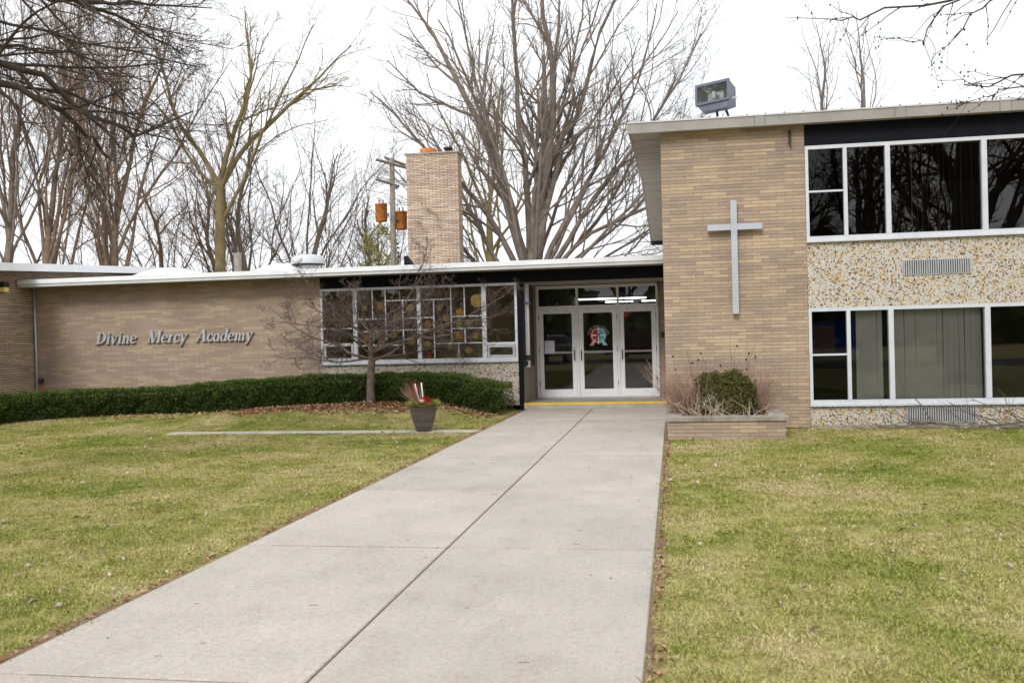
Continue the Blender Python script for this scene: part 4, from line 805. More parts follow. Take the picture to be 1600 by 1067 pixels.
# ------------------------------------------------------------------ hedge
def hedge(path, w, h, n, label, seed):
    r = np.random.default_rng(seed); path = np.array(path, float); seg = np.diff(path, axis=0); sl = np.linalg.norm(seg, axis=1); cum = np.concatenate([[0], np.cumsum(sl)])
    def pos(s):
        i = np.clip(np.searchsorted(cum, s, 'right')-1, 0, len(seg)-1); t = (s-cum[i])/sl[i]; d = seg[i]/sl[i][:,None]
        return path[i]+seg[i]*t[:,None], np.stack([-d[:,1], d[:,0]], 1)
    th_ = thing('hedge', label, 'hedge', (path[0][0], path[0][1], float(gz(*path[0]))))
    s = r.uniform(0, cum[-1], n); c, nr = pos(s)
    top = r.random(n) < .36; u = np.where(top, r.uniform(-1, 1, n), np.where(r.random(n) < .72, -1, 1.)); z = np.where(top, 1., r.uniform(0.02, 1, n)**.9)
    if True: u = -u        # -1 side faces the lawn
    lump = .05*np.sin(s*3.1+u)+.05*np.sin(s*7.3+z*5)+.05*np.sin(s*13+z*9+u*3); rd = np.where(z > .85, 1-.35*(z-.85)/.15*np.abs(u), 1)
    off = u*(w/2)*rd*(1+lump)*np.where(top, 1, r.uniform(.82, 1.04, n)); zz = h*(z+np.where(top, lump*.35+r.uniform(-.1, .05, n), 0))
    g = gz(c[:,0], c[:,1]); P = np.stack([c[:,0]+nr[:,0]*off, c[:,1]+nr[:,1]*off, g+zz+.02], 1)
    Nd = np.stack([nr[:,0]*u*(~top), nr[:,1]*u*(~top), np.where(top, 1., .35)], 1)
    V, Fq, t = sprigs(P, Nd, .075, .011, r, .6, np.clip(r.random(n)*.75+.3*(z-.5), 0, 1)); link('foliage', fast_mesh('foliage', V, Fq, M['yew'], t), th_)
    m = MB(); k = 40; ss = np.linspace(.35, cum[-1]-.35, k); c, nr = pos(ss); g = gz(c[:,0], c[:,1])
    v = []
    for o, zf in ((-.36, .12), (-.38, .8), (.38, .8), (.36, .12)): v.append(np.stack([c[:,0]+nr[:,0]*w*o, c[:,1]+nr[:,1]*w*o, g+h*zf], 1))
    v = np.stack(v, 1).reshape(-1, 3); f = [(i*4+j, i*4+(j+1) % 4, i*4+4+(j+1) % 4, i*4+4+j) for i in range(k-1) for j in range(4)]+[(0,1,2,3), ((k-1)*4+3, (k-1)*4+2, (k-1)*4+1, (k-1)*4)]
    m.add(v, f); m.build('light_block_core', M['bark_dark'], th_)  # solid dark core added inside the foliage to block light
    pts, rad = fan((0, 0, 0), 60, .01, .3, .4, r, .02, 4, .012); ss = np.linspace(.1, cum[-1]-.1, 60); c, nr = pos(ss); pts = pts+np.stack([c[:,0], c[:,1], gz(c[:,0], c[:,1])], 1)[:,None]; V, Fq = tubes(pts, rad, 5); link('stem', fast_mesh('stem', V, Fq, M['bark_brown']), th_)
hedge([(-3.62, 20.5), (-7, 20.68), (-11.2, 20.68)], .98, .60, 60000, 'clipped dark green yew hedge below the mosaic panel and lettering', 5)
hedge([(-11.0, 20.6), (-12.6, 20.3), (-14.2, 19.55), (-15.0, 18.7), (-15.25, 17.4)], 1.0, .53, 44000, 'clipped yew hedge curving forward beside the projecting wing', 6)

# ------------------------------------------------------------------ bare trees
def nrm(v): return v/(np.linalg.norm(v, axis=-1, keepdims=True)+1e-9)
def grow(P, D, L, R, n, wander, trop, r, endf=.3):
    N = len(P); pts = np.zeros((N, n, 3)); pts[:,0] = P; d = nrm(D); st = (L/(n-1))[:,None]
    for i in range(1, n): d = nrm(d+r.normal(0, wander, (N, 3))+np.array([0, 0, trop])); pts[:,i] = pts[:,i-1]+d*st
    return pts, R[:,None]*np.linspace(1, endf, n)[None]
def kids(pts, rad, L, k, t0, ang, lf, rf, r, flatten=1.):
    N, n, _ = pts.shape; t = (t0+(1-t0)*(np.arange(k)[None]+r.random((N, k)))/k*.97).ravel(); par = np.repeat(np.arange(N), k)
    x = t*(n-1); i = np.minimum(x.astype(int), n-2); f = (x-i)[:,None]
    p = pts[par, i]*(1-f)+pts[par, i+1]*f; tan = nrm(pts[par, i+1]-pts[par, i]); rr = rad[par, i]*(1-f[:,0])+rad[par, i+1]*f[:,0]
    q = r.normal(0, 1, (N*k, 3)); q[:,2] *= flatten; pe = nrm(q-(q*tan).sum(1, keepdims=True)*tan); a = np.radians(r.normal(ang, ang*.25, N*k))[:,None]
    return p, np.cos(a)*tan+np.sin(a)*pe, L[par]*lf*(1.15-.65*t)*r.uniform(.65, 1.3, N*k), rr*rf
def bare_tree(label, base, limbs, trunk, seed, mat, lv, group='bare trees behind the school', name='bare_tree', rmin=.006, trop=.04, wander=.12, extra=None, thin=.62, leader=True):
    """trunk: list of (x,y,z,r) relative to base; limbs: (height fraction, azimuth deg, tilt deg, length, radius); lv: per level (kids, angle, length factor, trop)"""
    r = np.random.default_rng(seed); base = np.array(base, float); t = thing(name, label, 'tree', tuple(base), group)
    tk = np.array(trunk, float); tp = base+tk[:,:3]; V, F = tubes(tp[None], tk[None,:,3], 10)
    hs = np.array([l[0] for l in limbs])*(len(tp)-1); i = np.minimum(hs.astype(int), len(tp)-2); f = (hs-i)[:,None]; P = tp[i]*(1-f)+tp[i+1]*f
    az = np.radians([l[1] for l in limbs]); ti = np.radians([l[2] for l in limbs]); D = np.stack([np.sin(ti)*np.sin(az), -np.sin(ti)*np.cos(az), np.cos(ti)], 1)   # azimuth 90 = +X, 0 = towards the camera
    if leader: limbs = list(limbs)+[(1, 90, 4, float(np.mean([l[3] for l in limbs]))*.9, trunk[-1][3]/thin*1.02)]
    hs = np.array([l[0] for l in limbs])*(len(tp)-1); i = np.minimum(hs.astype(int), len(tp)-2); f = (hs-i)[:,None]; P = tp[i]*(1-f)+tp[i+1]*f
    az = np.radians([l[1] for l in limbs]); ti = np.radians([l[2] for l in limbs]); D = np.stack([np.sin(ti)*np.sin(az), -np.sin(ti)*np.cos(az), np.cos(ti)], 1)
    L = np.array([l[3] for l in limbs], float); R = np.array([l[4] for l in limbs], float)*thin
    pts, rad = grow(P, D, L, R, 14, wander*.8, trop, r, .18)
    if extra is not None: pts = np.concatenate([pts, extra[0]]); rad = np.concatenate([rad, extra[1]]); L = np.concatenate([L, np.linalg.norm(extra[0][:,-1]-extra[0][:,0], axis=1)])
    V2, F2 = tubes(pts, rad, 7); link('trunk', fast_mesh('trunk', np.concatenate([V, V2]), np.concatenate([F, F2+len(V)]), M[mat], None, True), t)
    allV = []; allF = []; o = 0; cp, cr2, cL = pts, rad, L
    for j, (k, ang, lf, tr) in enumerate(lv):
        p, d, l2, r2 = kids(cp, cr2, cL, k, .18 if j else .22, ang, lf, .55, r); n = (8, 6, 5, 4)[min(j, 3)]
        cp, cr2 = grow(p, d, l2, np.maximum(r2, rmin), n, wander, tr, r, .35); cr2 = np.maximum(cr2, rmin*.6); cL = l2
        V, F = tubes(cp, cr2, (5, 4, 3, 3)[min(j, 3)]); allV.append(V); allF.append(F+o); o += len(V)
    link('crown', fast_mesh('crown', np.concatenate(allV), np.concatenate(allF), M[mat]), t); return t, cp
def ring(n, h0, h1, t0, t1, l0, l1, r0, seed, az0=0.):
    r = random.Random(seed); return [(h0+(h1-h0)*i/max(1, n-1), az0+i*137.5+r.uniform(-15, 15), t0+(t1-t0)*((i*.618) % 1), r.uniform(l0, l1), r0*r.uniform(.75, 1.15)) for i in range(n)]
# the big spreading tree behind the entrance roof
lim = [(.8, 95, 46, 10.5, .24), (.75, 82, 56, 9.5, .2), (.85, 100, 36, 11.5, .28), (.95, 75, 14, 14, .52), (1, 130, 7, 13, .36), (1, 240, 8, 13, .36), (.95, 268, 12, 14, .5), (.9, 258, 26, 11, .3), (.8, 278, 38, 9.5, .24), (.75, 264, 52, 8, .2), (.95, 20, 20, 10, .22), (.95, 160, 24, 10, .22), (.7, 100, 63, 8.5, .17), (1, 45, 12, 12, .24), (.9, 320, 26, 10, .22), (.7, 280, 62, 6, .13), (.82, 88, 41, 11, .22), (.72, 85, 68, 8.5, .14), (.9, 92, 26, 12.5, .28), (.9, 272, 19, 12, .26), (.85, 97, 51, 10, .17), (.92, 84, 31, 12, .22)]
bare_tree('huge spreading bare tree with many fanned limbs behind the entrance roof', (-5.4, 36, 0), lim, [(0,0,0,.85), (0,0,1.2,.7), (.05,0,2.2,.62), (0,0,3.0,.5), (.05,0,3.6,.36)], 11, 'bark_grey', [(10, 30, .36, .04), (8, 34, .46, .03), (6, 36, .5, .02)], rmin=.006, thin=.45, trop=.022, wander=.10)
bare_tree('slender mossy-trunked bare tree forking high above the flat roof', (-19.3, 38, 0), [(.62, 85, 36, 9.5, .24), (.97, 95, 24, 8.5, .34), (.96, 265, 20, 8.5, .32), (.98, 90, 8, 8.5, .34), (.9, 280, 32, 7, .22), (.93, 60, 26, 7, .22), (.7, 270, 42, 6, .14)], [(0,0,0,.27), (0,0,3,.24), (.05,0,6,.22), (.1,0,7.8,.2), (.12,0,8.5,.14)], 12, 'bark_moss', [(9, 36, .40, .04), (8, 38, .48, .03), (5, 40, .52, .02)], rmin=.006, thin=.38, leader=False, trop=.025)
for k, (bx, by, lb, sd_) in enumerate(((-26.6, 34, 'tall bare tree of upright stems at the far left edge', 31), (-25.3, 34.6, 'tall bare multi-stemmed tree right beside the far left stems', 32), (-23.6, 36.5, 'reddish bare tree leaning right behind the projecting wing', 33))):
    bare_tree(lb, (bx, by, 0), ring(9, .3, 1, 5, 34, 10, 14, .17, sd_), [(0,0,0,.26), (0,0,2,.22), (.1,0,4,.19), (.3,0,6.5,.12)], sd_, 'bark_brown' if k else 'bark_grey', [(10, 30, .40, .06), (8, 34, .46, .05), (5, 36, .52, .03)], rmin=.006, thin=.46)
for bx, by, lb, sd_, hh in ((-29.6, 45, 'small brown bare tree beyond the projecting wing roof', 41, 6), (-26.6, 45.5, 'low brown bare tree between the wing and the mossy tree', 42, 6.5), (-23.2, 45, 'arching brown bare tree left of the mossy tree', 43, 6)):
    bare_tree(lb, (bx, by, 0), ring(8, .25, 1, 12, 48, hh, hh*1.4, .12, sd_), [(0,0,0,.28), (0,0,1.6,.24), (.1,0,3.2,.2), (.2,0,4.4,.14)], sd_, 'bark_brown', [(8, 34, .5, .05), (6, 36, .5, .04), (4, 36, .55, .03)], rmin=.006, thin=.48)
for bx, by, lb, sd_, hh in ((-20.2, 42, 'bushy bare tree with many ascending stems right of the mossy tree', 51, 8), (-17.6, 43.5, 'bare tree with a long limb arching right above the exhaust fan', 52, 8), (-15.2, 46, 'fine-twigged low bare tree left of the utility pole', 53, 5)):
    bare_tree(lb, (bx, by, 0), ring(10, .2, 1, 6, 46, hh*.8, hh*1.25, .14, sd_), [(0,0,0,.32), (0,0,1.5,.28), (.1,0,3,.22), (.2,0,4.5,.15)], sd_, 'bark_grey', [(8, 32, .48, .06), (6, 36, .5, .04), (4, 38, .55, .03)], rmin=.006, thin=.48)
bare_tree('pale bare tree standing right behind the brick chimney', (-9.6, 48, 0), ring(8, .4, 1, 8, 36, 7, 10, .14, 61), [(0,0,0,.32), (.1,0,3,.26), (.3,0,6,.2), (.3,0,8,.14)], 61, 'bark_moss', [(7, 32, .48, .05), (5, 36, .5, .04), (4, 36, .55, .03)])
for bx, lb, sd_ in ((6.9, 'small distant bare tree topping the wing roof beside the floodlight', 71), (8.75, 'small distant bare tree topping the wing roof further from the floodlight', 72)):
    bare_tree(lb, (bx, 45, 0), ring(6, .72, 1, 6, 30, 3.5, 5, .06, sd_), [(0,0,0,.2), (0,0,5,.15), (.05,0,9,.11), (.05,0,12,.07)], sd_, 'bark_grey', [(5, 32, .45, .05), (4, 34, .5, .04)], rmin=.007)
# trees on the front lawn whose boughs hang into view
def bough(pix, Y0, Y1, r0, r1_, root=None):
    n = 14; P = np.array([at(x, y, Y0+(Y1-Y0)*i/(len(pix)-1)) for i, (x, y) in enumerate(pix)])
    P[0] = (root[0], root[1], P[0][2]*.8+root[2]*.2)
    t = np.linspace(0, len(P)-1, n); i = np.minimum(t.astype(int), len(P)-2); f = (t-i)[:,None]; f = f*f*(3-2*f)*.4+f*.6; q = P[i]*(1-f)+P[i+1]*f; q[1:] += np.random.default_rng(int(abs(pix[0][0]*7+pix[1][1]))).normal(0, .025, (n-1, 3)); return q, np.linspace(r0, r1_, n)*(.72 if root[0] < 0 else .5)
rt = np.array([-9.6, 8.4, 0])
eb = [bough(p, a, b, r0, r2, (-9.55, 8.42, 4.2)) for p, a, b, r0, r2 in (([(-330, 60), (-160, 105), (0, 128), (95, 172), (140, 215), (175, 250)], 8.5, 10.5, .085, .018), ([(-300, 40), (-120, 75), (40, 105), (150, 185), (215, 215), (300, 170)], 8.7, 10.8, .08, .012), ([(-260, -60), (-60, -30), (100, -5), (200, 35), (290, 85)], 8.2, 10, .06, .01), ([(-200, -130), (0, -60), (130, 2), (230, 5), (330, 15)], 8.2, 9.5, .05, .008), ([(-330, 130), (-150, 90), (20, 75), (120, 85), (240, 130)], 8.8, 11, .05, .008))]
bare_tree('dark bare lawn tree whose low boughs reach in above the projecting wing', tuple(rt), ring(9, .5, 1, 15, 55, 4.5, 7, .13, 81), [(0,0,-.05,.36), (0,0,1.5,.3), (.05,0,3,.27), (.1,0,4.6,.24), (.1,.1,6.5,.15)], 81, 'bark_dark', [(11, 38, .36, .0), (8, 38, .46, .005), (5, 40, .5, .0)], 'bare trees on the front lawn', rmin=.0035, extra=(np.stack([e[0] for e in eb]), np.stack([e[1] for e in eb])))
eb = [bough(p, a, b, r0, r2, (8.35, 4.62, 5.2)) for p, a, b, r0, r2 in (([(1900, -190), (1700, -60), (1480, 0), (1350, 26), (1310, 34), (1222, 24)], 7.2, 8.2, .03, .004), ([(1850, -170), (1640, -60), (1490, 0), (1436, 60), (1420, 68), (1380, 55)], 7.2, 8, .022, .003), ([(1900, -150), (1720, -60), (1545, 0), (1510, 40), (1485, 66), (1450, 100)], 7.0, 7.8, .022, .003), ([(1950, 40), (1760, 80), (1600, 120), (1545, 130), (1500, 132), (1455, 126)], 7.0, 8.2, .025, .003), ([(1950, 80), (1750, 120), (1600, 137), (1560, 150), (1530, 158), (1490, 165)], 7.0, 8.2, .02, .003))]
rt2 = np.array([8.3, 4.6, 0.])
tr, tips = bare_tree('large bare lawn oak whose budding twigs hang above the wing roof', tuple(rt2), ring(12, .4, 1, 20, 68, 5, 8, .24, 91), [(0,0,-.05,.6), (0,0,1.6,.5), (.05,0,3.2,.46), (.1,0,4.8,.4), (.1,.1,7,.26)], 91, 'bark_dark', [(10, 42, .46, .02), (8, 44, .5, .01), (6, 44, .55, .0)], 'bare trees on the front lawn', rmin=.003)
VV = []; FF = []; o = 0; r9 = np.random.default_rng(9); ep = np.stack([e[0] for e in eb]); er = np.stack([e[1] for e in eb])
V, F = tubes(ep, er, 5); VV.append(V); FF.append(F); o += len(V)
p, d, l2, q = kids(ep, er, np.full(len(ep), 1.3), 12, .2, 38, .34, .6, r9, .6); cp, c2 = grow(p, d, l2, np.maximum(q, .002), 6, .16, -.04, r9, .5); V, F = tubes(cp, c2, 4); VV.append(V); FF.append(F+o); o += len(V)
link('hanging_boughs', fast_mesh('hanging_boughs', np.concatenate(VV), np.concatenate(FF), M['bark_dark']), tr)
bm_ = MB()
for q in np.concatenate([cp[:, 2:].reshape(-1, 3), ep[:, 6:].reshape(-1, 3)]):
    if r9.random() < .5: s = r9.uniform(.006, .011); bm_.lathe([(.0005, -s), (s*.8, 0), (.0005, s*1.4)], q+r9.normal(0, .008, 3), 5)
bm_.build('buds', M['seed'], tr)
bare_tree('second large bare lawn oak reflected in the upstairs windows', (13.5, 1.0, 0), ring(12, .35, 1, 18, 60, 6, 9, .26, 95), [(0,0,-.05,.6), (0,0,1.6,.5), (.05,0,3.2,.46), (.1,0,5.2,.4), (.1,.1,7.5,.26)], 95, 'bark_dark', [(10, 42, .46, .02), (8, 44, .5, .01), (6, 44, .55, .0)], 'bare trees on the front lawn', rmin=.006)
for k, (bx, by) in enumerate(((-10.5, -5.5), (-3.5, -19), (4.5, -18), (-16, -20), (14, -19), (7.4, -4.5), (3.6, -7))):
    bare_tree(('bare street tree before the road', 'bare street tree straight across the road from the entrance', 'bare street tree across the road opposite the planter', 'bare street tree across the road beyond the lawn tree', 'bare street tree across the road beyond the oaks', 'bare lawn tree behind the two large oaks', 'bare lawn tree in line with the planter near the road')[k], (bx, by, 0), ring(10, .35, 1, 12, 55, 5, 8, .2, 100+k), [(0,0,-.05,.42), (0,0,1.6,.36), (.05,0,3.2,.32), (.1,0,5,.22)], 100+k, 'bark_dark', [(8, 38, .45, .02), (6, 40, .5, .01)]+([(5, 40, .5, .0)] if k == 5 else []), 'bare trees along the road', rmin=.012)
# crabapple in front of the window
cb = (-6.6, 19.85, float(gz(-6.6, 19.85))-.02)
bare_tree('small spreading bare crabapple tree in front of the window hedge', cb, [(.58, 88, 80, 3.2, .055), (.6, 268, 78, 2.8, .055), (.66, 40, 68, 2.3, .045), (.68, 320, 66, 2.2, .045), (.72, 98, 68, 3.4, .052), (.76, 256, 66, 2.8, .048), (.8, 180, 60, 1.8, .04), (.84, 80, 57, 3.0, .045), (.88, 278, 54, 2.4, .042), (.92, 5, 50, 1.5, .04), (.95, 104, 52, 2.3, .04), (1, 250, 46, 1.8, .036), (.6, 120, 80, 2.6, .042), (.62, 240, 80, 2.3, .042), (1, 20, 22, .9, .036), (.7, 75, 75, 3.0, .045), (.95, 285, 34, 1.3, .036), (1, 85, 34, 1.3, .036)],
    [(0,0,0,.105), (0,0,.4,.09), (.02,0,.8,.085), (.05,0,1.05,.075), (.02,0,1.35,.055), (.06,0,1.6,.035)], 15, 'bark_crab', [(11, 50, .34, .03), (7, 52, .5, .02), (5, 54, .55, .02), (2, 50, .5, .0)], 'small trees by the school', 'crabapple_tree', rmin=.0026, trop=.004, wander=.16, thin=.62, leader=False)
# sparse leafy evergreen behind the pole
ev = thing('leafy_evergreen', 'sparse yellow-green leafy tree behind the utility pole', 'tree', (-12.8, 40, 0))
V, F = tubes(np.array([[(-12.8,40,0),(-12.75,40,3),(-12.8,40,6.4)]], float), np.array([[.16,.12,.03]]), 6); link('trunk', fast_mesh('trunk', V, F, M['bark_grey']), ev)
re = np.random.default_rng(4); n = 2600; hz = re.uniform(3.2, 6.7, n); rr = 1.15*np.sqrt(re.random(n))*(1-.55*((hz-3.2)/3.5)**2); a = re.uniform(0, 6.283, n); P = np.stack([-12.8+rr*np.cos(a), 40+rr*np.sin(a), hz], 1); P = P[np.sin(P[:,0]*5+P[:,2]*4)+re.normal(0, .6, n) > -.2]
V, Fq, t = sprigs(P, np.tile([0, 0, .2], (len(P), 1)), .16, .04, re, 1); link('crown', fast_mesh('crown', V, Fq, M['holly'], t), ev)

# ------------------------------------------------------------------ fallen branch by the wing wall
rb = np.random.default_rng(77)
def fallen(x0, x1, y, label, seed, n=6, lift=.5):
    r = np.random.default_rng(seed); t = thing('fallen_branch', label, 'branch', ((x0+x1)/2, y, 0), 'dead branches lying by the wing wall')
    main = np.array([[(x1-(x1-x0)*i/7, y+r.uniform(-.06, .06), .035+.05*math.sin(i*.9)) for i in range(8)]]); rad = np.linspace(.026, .008, 8)[None]
    V, F = tubes(main, rad, 6); link('limb', fast_mesh('limb', V, F, M['bark_grey']), t)
    p, d, l2, q = kids(main, rad, np.array([x1-x0]), n, .1, 42, .42, .6, r, .8); d[:,2] = np.abs(d[:,2])*lift+.1; d[:,1] = -np.abs(d[:,1])*.3
    cp, c2 = grow(p, d, l2, np.maximum(q, .005), 7, .12, .0, r, .4); p3, d3, l3, q3 = kids(cp, c2, l2, 3, .3, 40, .45, .6, r); d3[:,1] = -np.abs(d3[:,1])*.3; cp3, c3 = grow(p3, d3, l3, np.maximum(q3, .003), 5, .14, 0, r, .5)
    for c in (cp, cp3): c[..., 1] = np.minimum(c[..., 1], 16.70); c[..., 2] = np.maximum(c[..., 2], .012)
    V, F = tubes(cp, c2, 4); V2, F2 = tubes(cp3, c3, 3); link('twigs', fast_mesh('twigs', np.concatenate([V, V2]), np.concatenate([F, F2+len(V)]), M['bark_grey']), t)
fallen(2.9, 4.6, 16.5, 'grey fallen branch with forked twigs under the ground-floor window', 3, 7, .8); fallen(3.9, 6.2, 16.45, 'longer fallen branch lying across the lower vent', 4, 8, .5); fallen(4.4, 6.6, 16.3, 'low fallen limb lying flat on the grass edge', 5, 6, .25)
for x, y, s in ((5.1, 16.2, .045), (4.5, 16.3, .03)):
    m = MB(); m.lathe([(.001, -s*.4), (s, 0), (s*.7, s*.5), (.001, s*.7)], (x, y, .0), 9); tag(m.build('stone', M['step'], None, True), 'pale rounded stone lying in front of the fallen limb' if s > .04 else 'smaller grey stone lying under the fallen twigs', 'stone', 'stones by the fallen branches')

# ------------------------------------------------------------------ grass, leaf litter
def in_view(P, m=1.5):
    x, y = P[:,0], P[:,1]; a = np.arctan2(x, y)-0; return (np.abs(a+YAW-.0) < math.atan(800/F_PX)+.03+m/np.maximum(y, 1)) & (y > 2.2)
def scatter(n, x0, x1, y0, y1, r): P = np.stack([r.uniform(x0, x1, n), r.uniform(y0, y1, n)], 1); return P[in_view(P)]
rg = np.random.default_rng(17)
def lawn_pts(dens, r):
    Ls = []
    for x0, x1, y0, y1 in ((-18, -3.38, 2.2, 20.3), (WX1+.02, 12, 2.2, 16.72)):
        P = scatter(int(dens*(x1-x0)*(y1-y0)), x0, x1, y0, y1, r); Ls.append(P)
    P = np.concatenate(Ls); x, y = P[:,0], P[:,1]
    k = ~((x > -9.6) & (x < WX0) & (y > 16.40) & (y < 17.0)) & ~((x > PX0-.05) & (x < PX1+.05) & (y > PY0-.02)) & ~((x < WX0) & (y > np.where(x > -9.8, 18.9+.3*np.sin(x*1.3)+.25*np.sin(x*3.7), 19.95)))
    k &= (x > WX1) | (x < wx0(y)); e = np.minimum(np.abs(x-wx0(y)), np.abs(x-WX1)); k &= (e > .05+.10*r.random(len(x))*(.5+.5*np.sin(y*2.3)))
    return P[k]
P = lawn_pts(150, rg)
bare = np.sin(P[:,0]*.9+1)*np.sin(P[:,1]*.7+2)+.5*np.sin(P[:,0]*2.3+P[:,1]*1.9); P = P[rg.random(len(P)) < .93-.22*(bare > .75)]
gm = bpy.data.meshes.new('grass'); gm.from_pydata(np.column_stack([P, gz(P[:,0], P[:,1])]).tolist(), [], []); grass = link('grass', gm); kind(grass, 'stuff')
tag(grass, 'short patchy winter lawn grass, green mixed with straw', 'grass')
clumps = bpy.data.collections.new('grass_clump_sources')
for c in range(5):
    r = np.random.default_rng(200+c); n = 85; a = r.uniform(0, 6.283, n); q = .10*np.sqrt(r.random(n)); B = np.stack([q*np.cos(a), q*np.sin(a), np.zeros(n)], 1)
    ln = r.uniform(.009, .027, n)*np.where(r.random(n) < .12, 1.5, 1); az = r.uniform(0, 6.283, n); le = r.uniform(.3, 2.2, n); D = np.stack([np.cos(az)*le, np.sin(az)*le, np.ones(n)], 1); D = nrm(D); S = np.stack([-np.sin(az), np.cos(az), np.zeros(n)], 1)*r.uniform(.0011, .0021, n)[:,None]
    mid = B+D*ln[:,None]*.55; tip = B+D*ln[:,None]+np.stack([np.cos(az), np.sin(az), -.4*np.ones(n)], 1)*ln[:,None]*.18
    V = np.stack([B-S, B+S, mid+S*.8, tip, mid-S*.8], 1).reshape(-1, 3); Fq = np.arange(5*n).reshape(n, 5)
    o = bpy.data.objects.new('grass_clump', fast_mesh('grass_clump', V, Fq, M['grass'], r.random(n))); clumps.objects.link(o)
def instancer(obj, coll, smin, smax, seed, tilt=.15):
    ng = bpy.data.node_groups.new('scatter', 'GeometryNodeTree'); ng.interface.new_socket('Geometry', in_out='INPUT', socket_type='NodeSocketGeometry'); ng.interface.new_socket('Geometry', in_out='OUTPUT', socket_type='NodeSocketGeometry')
    n, l = ng.nodes, ng.links; gi = n.new('NodeGroupInput'); go = n.new('NodeGroupOutput'); mp = n.new('GeometryNodeMeshToPoints'); ip = n.new('GeometryNodeInstanceOnPoints'); ci = n.new('GeometryNodeCollectionInfo')
    ci.inputs['Collection'].default_value = coll; ci.inputs['Separate Children'].default_value = True; ci.inputs['Reset Children'].default_value = True
    ip.inputs['Pick Instance'].default_value = True
    rv = n.new('FunctionNodeRandomValue'); rv.data_type = 'FLOAT_VECTOR'; rv.inputs['Min'].default_value = (-tilt, -tilt, 0); rv.inputs['Max'].default_value = (tilt, tilt, 6.283); rv.inputs['Seed'].default_value = seed
    rs = n.new('FunctionNodeRandomValue'); rs.data_type = 'FLOAT'; rs.inputs[2].default_value = smin; rs.inputs[3].default_value = smax; rs.inputs['Seed'].default_value = seed+1
    l.new(gi.outputs[0], mp.inputs['Mesh']); l.new(mp.outputs[0], ip.inputs['Points']); l.new(ci.outputs[0], ip.inputs['Instance']); l.new(rv.outputs['Value'], ip.inputs['Rotation']); l.new(rs.outputs[1], ip.inputs['Scale']); l.new(ip.outputs[0], go.inputs[0])
    md = obj.modifiers.new('scatter', 'NODES'); md.node_group = ng
instancer(grass, clumps, .75, 1.5, 3)
def leaves(P, size, mat, label, name, r, lift=.012):
    N = len(P); az = r.uniform(0, 6.283, N); L = size*r.uniform(.5, 1.3, N); W = L*r.uniform(.3, .55, N); d = np.stack([np.cos(az), np.sin(az), r.normal(0, .3, N)], 1); s = np.stack([-np.sin(az), np.cos(az), r.normal(0, .4, N)], 1)
    c = P+np.array([0, 0, lift]); up_ = np.array([0, 0, 1.])*(L*r.uniform(.05, .35, N))[:,None]
    V = np.stack([c-d*L[:,None]/2, c+s*W[:,None]/2+up_, c+d*L[:,None]/2, c-s*W[:,None]/2+up_], 1).reshape(-1, 3); i = np.arange(N)*4
    F = np.concatenate([np.stack([i, i+1, i+2], 1), np.stack([i, i+2, i+3], 1)]); t = r.random(N)
    o = link(name, fast_mesh(name, V, F, M[mat], np.concatenate([t, t]))); kind(o, 'stuff'); tag(o, label, 'leaves'); return o
P = lawn_pts(14, rg); cl = np.sin(P[:,0]*1.7+P[:,1]*.6)+np.sin(P[:,1]*1.9-P[:,0]*.8)+rg.normal(0, .8, len(P)); P = P[cl > -.5]
leaves(np.column_stack([P, gz(P[:,0], P[:,1])+.015]), .058, 'lawnleaf', 'pale dry leaf scraps scattered over the lawn', 'lawn_leaves', rg)
n = 6500; x = rg.uniform(-13.4, -3.75, n); y = 18.75+1.6*rg.random(n)**.8+.22*np.sin(x*1.3)+.2*np.sin(x*3.7); k = (rg.random(n) < np.where(x < -9.6, .12, np.where(x > -5.2, .55, 1))*np.clip((y-18.4)/.7, .1, 1)); x, y = x[k], y[k]
pile = .09*np.exp(-((x+6.6)/1.0)**2-((y-19.7)/.5)**2)
leaves(np.column_stack([x, y, gz(x, y)+.005+pile*rg.random(len(x))+.02*rg.random(len(x))]), .085, 'litter', 'brown fallen leaves drifted below the hedge and crabapple', 'leaf_litter', rg)
n = 2400; s_ = rg.integers(0, 2, n); y = rg.uniform(3, 21, n); x = np.where(s_ == 0, wx0(y)-.01-np.abs(rg.normal(0, .05, n)), WX1+.02+np.abs(rg.normal(0, .05, n))); k = ~((s_ == 1) & (y > 15)); x, y = x[k], y[k]
leaves(np.column_stack([x, y, gz(x, y)+.012]), .035, 'litter', 'dry brown debris along the walkway edges', 'edge_debris', rg)
m = MB()
for i in range(70):
    x = rg.uniform(WX0+.1, WX1-.05); y = rg.uniform(4.5, 20.5); a = rg.uniform(-.5, .5); L = rg.uniform(.015, .06) if i % 3 else rg.uniform(.006, .015); m.tube([(x, y, .005), (x+L*math.cos(a)/2, y+L*math.sin(a)/2, .008), (x+L*math.cos(a), y+L*math.sin(a), .005)], .0014 if i % 3 else .003, 4)
kind(tag(m.build('walk_twigs', M['bark_dark']), 'tiny twigs and specks scattered on the concrete walk', 'twigs'), 'stuff')

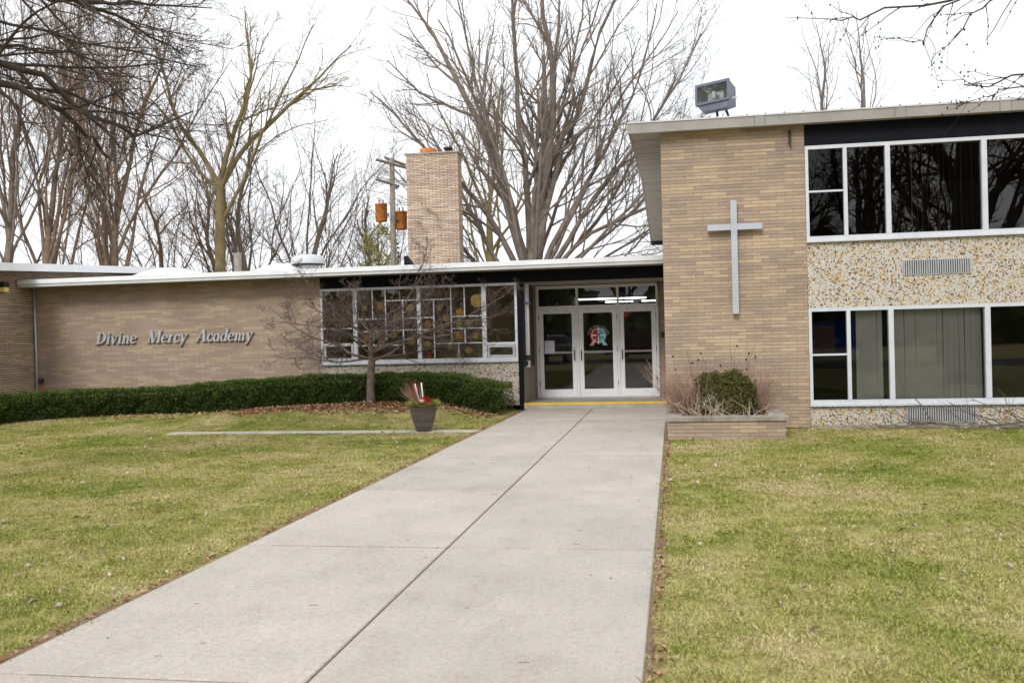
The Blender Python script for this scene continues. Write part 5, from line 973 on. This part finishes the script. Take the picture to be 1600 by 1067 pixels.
# ------------------------------------------------------------------ parked cars across the lawn (seen mirrored in the door glass)
def car(loc, rot, paint, label):
    t = thing('parked_car', label, 'car', loc, 'cars parked along the road')
    Mx = Matrix.Translation(loc) @ Matrix.Rotation(rot, 4, 'Z')
    side_ = [(-2.25,.35),(-2.3,.75),(-2.2,.98),(-1.2,1.08),(-.55,1.62),(1.5,1.66),(2.1,1.1),(2.25,.95),(2.25,.4)]
    def tr_(pts): return [tuple(Mx @ Vector(p)) for p in pts]
    n = len(side_); m = MB(); v = [];
    for w_, s in ((-1, 1), (1, 1)):
        v += [(x, w_*(.9 if z < 1.2 else .70), z) for x, z in side_]
    m.add(tr_(v), [list(range(n)), list(range(2*n-1, n-1, -1))]+[(i, (i+1) % n, (i+1) % n+n, i+n) for i in range(n)]); m.build('body', M[paint], t)
    g = MB(); g.add(tr_([(-1.15,-.80,1.12),(-.58,-.72,1.57),(-.58,.72,1.57),(-1.15,.80,1.12)]), [(0,1,2,3)])
    g.v[0] = g.v[0]+np.array(Mx.to_3x3() @ Vector((-.02, 0, .012))); g.build('windscreen', M['dark'], t)
    for s in (-1, 1):
        g = MB(); g.add(tr_([(-.95,s*.915,1.13),(1.75,s*.915,1.13),(1.4,s*.725,1.58),(-.52,s*.725,1.56)]), [(0,1,2,3)]); g.build('side_window', M['dark'], t)
        g = MB(); g.box((-2.325, s*.55-.2, .72), (-2.24, s*.55+.2, .88), M=np.array(Mx)); g.build('headlight', M['paper_white'], t)
        for x in (-1.4, 1.35):
            a = Mx @ Vector((x, s*.72, .33)); b = Mx @ Vector((x, s*.93, .33)); wv_ = MB(); wv_.tube([a, b], .33, 20); wo_ = wv_.build('wheel', M['tyre'], t); q = MB(); q.tube([Mx @ Vector((x, s*.931, .33)), Mx @ Vector((x, s*.94, .33))], .2, 14); q.build('rim', M['alu'], wo_)
    g = MB(); g.box((-2.33, -.4, .5), (-2.27, .4, .68), M=np.array(Mx)); g.build('grille', M['dark'], t)
car((-7.8, -10.5, 0), math.radians(-70), 'car_silver', 'silver car parked across the lawn facing the school'); car((-2.0, -11, 0), math.radians(176), 'car_red', 'dark red car parked side-on along the road')
rw = np.random.default_rng(55); n = 26000; x = rw.uniform(-90, 90, n); z = rw.random(n)**1.2*(7+2.5*np.sin(x*.21)+2*np.sin(x*.53+1)); P = np.stack([x, -55+rw.normal(0, 3, n), z], 1)
V, Fq, t = sprigs(P, np.tile([0, 0, .3], (n, 1)), 1.5, .5, rw, 1.); kind(tag(link('reflection_wood', fast_mesh('reflection_wood', V, Fq, M['yew'], t)), 'unseen dark wood added across the road to darken the window reflections', 'wood'), 'stuff')  # wood added out of view so the lower window glass reflects dark
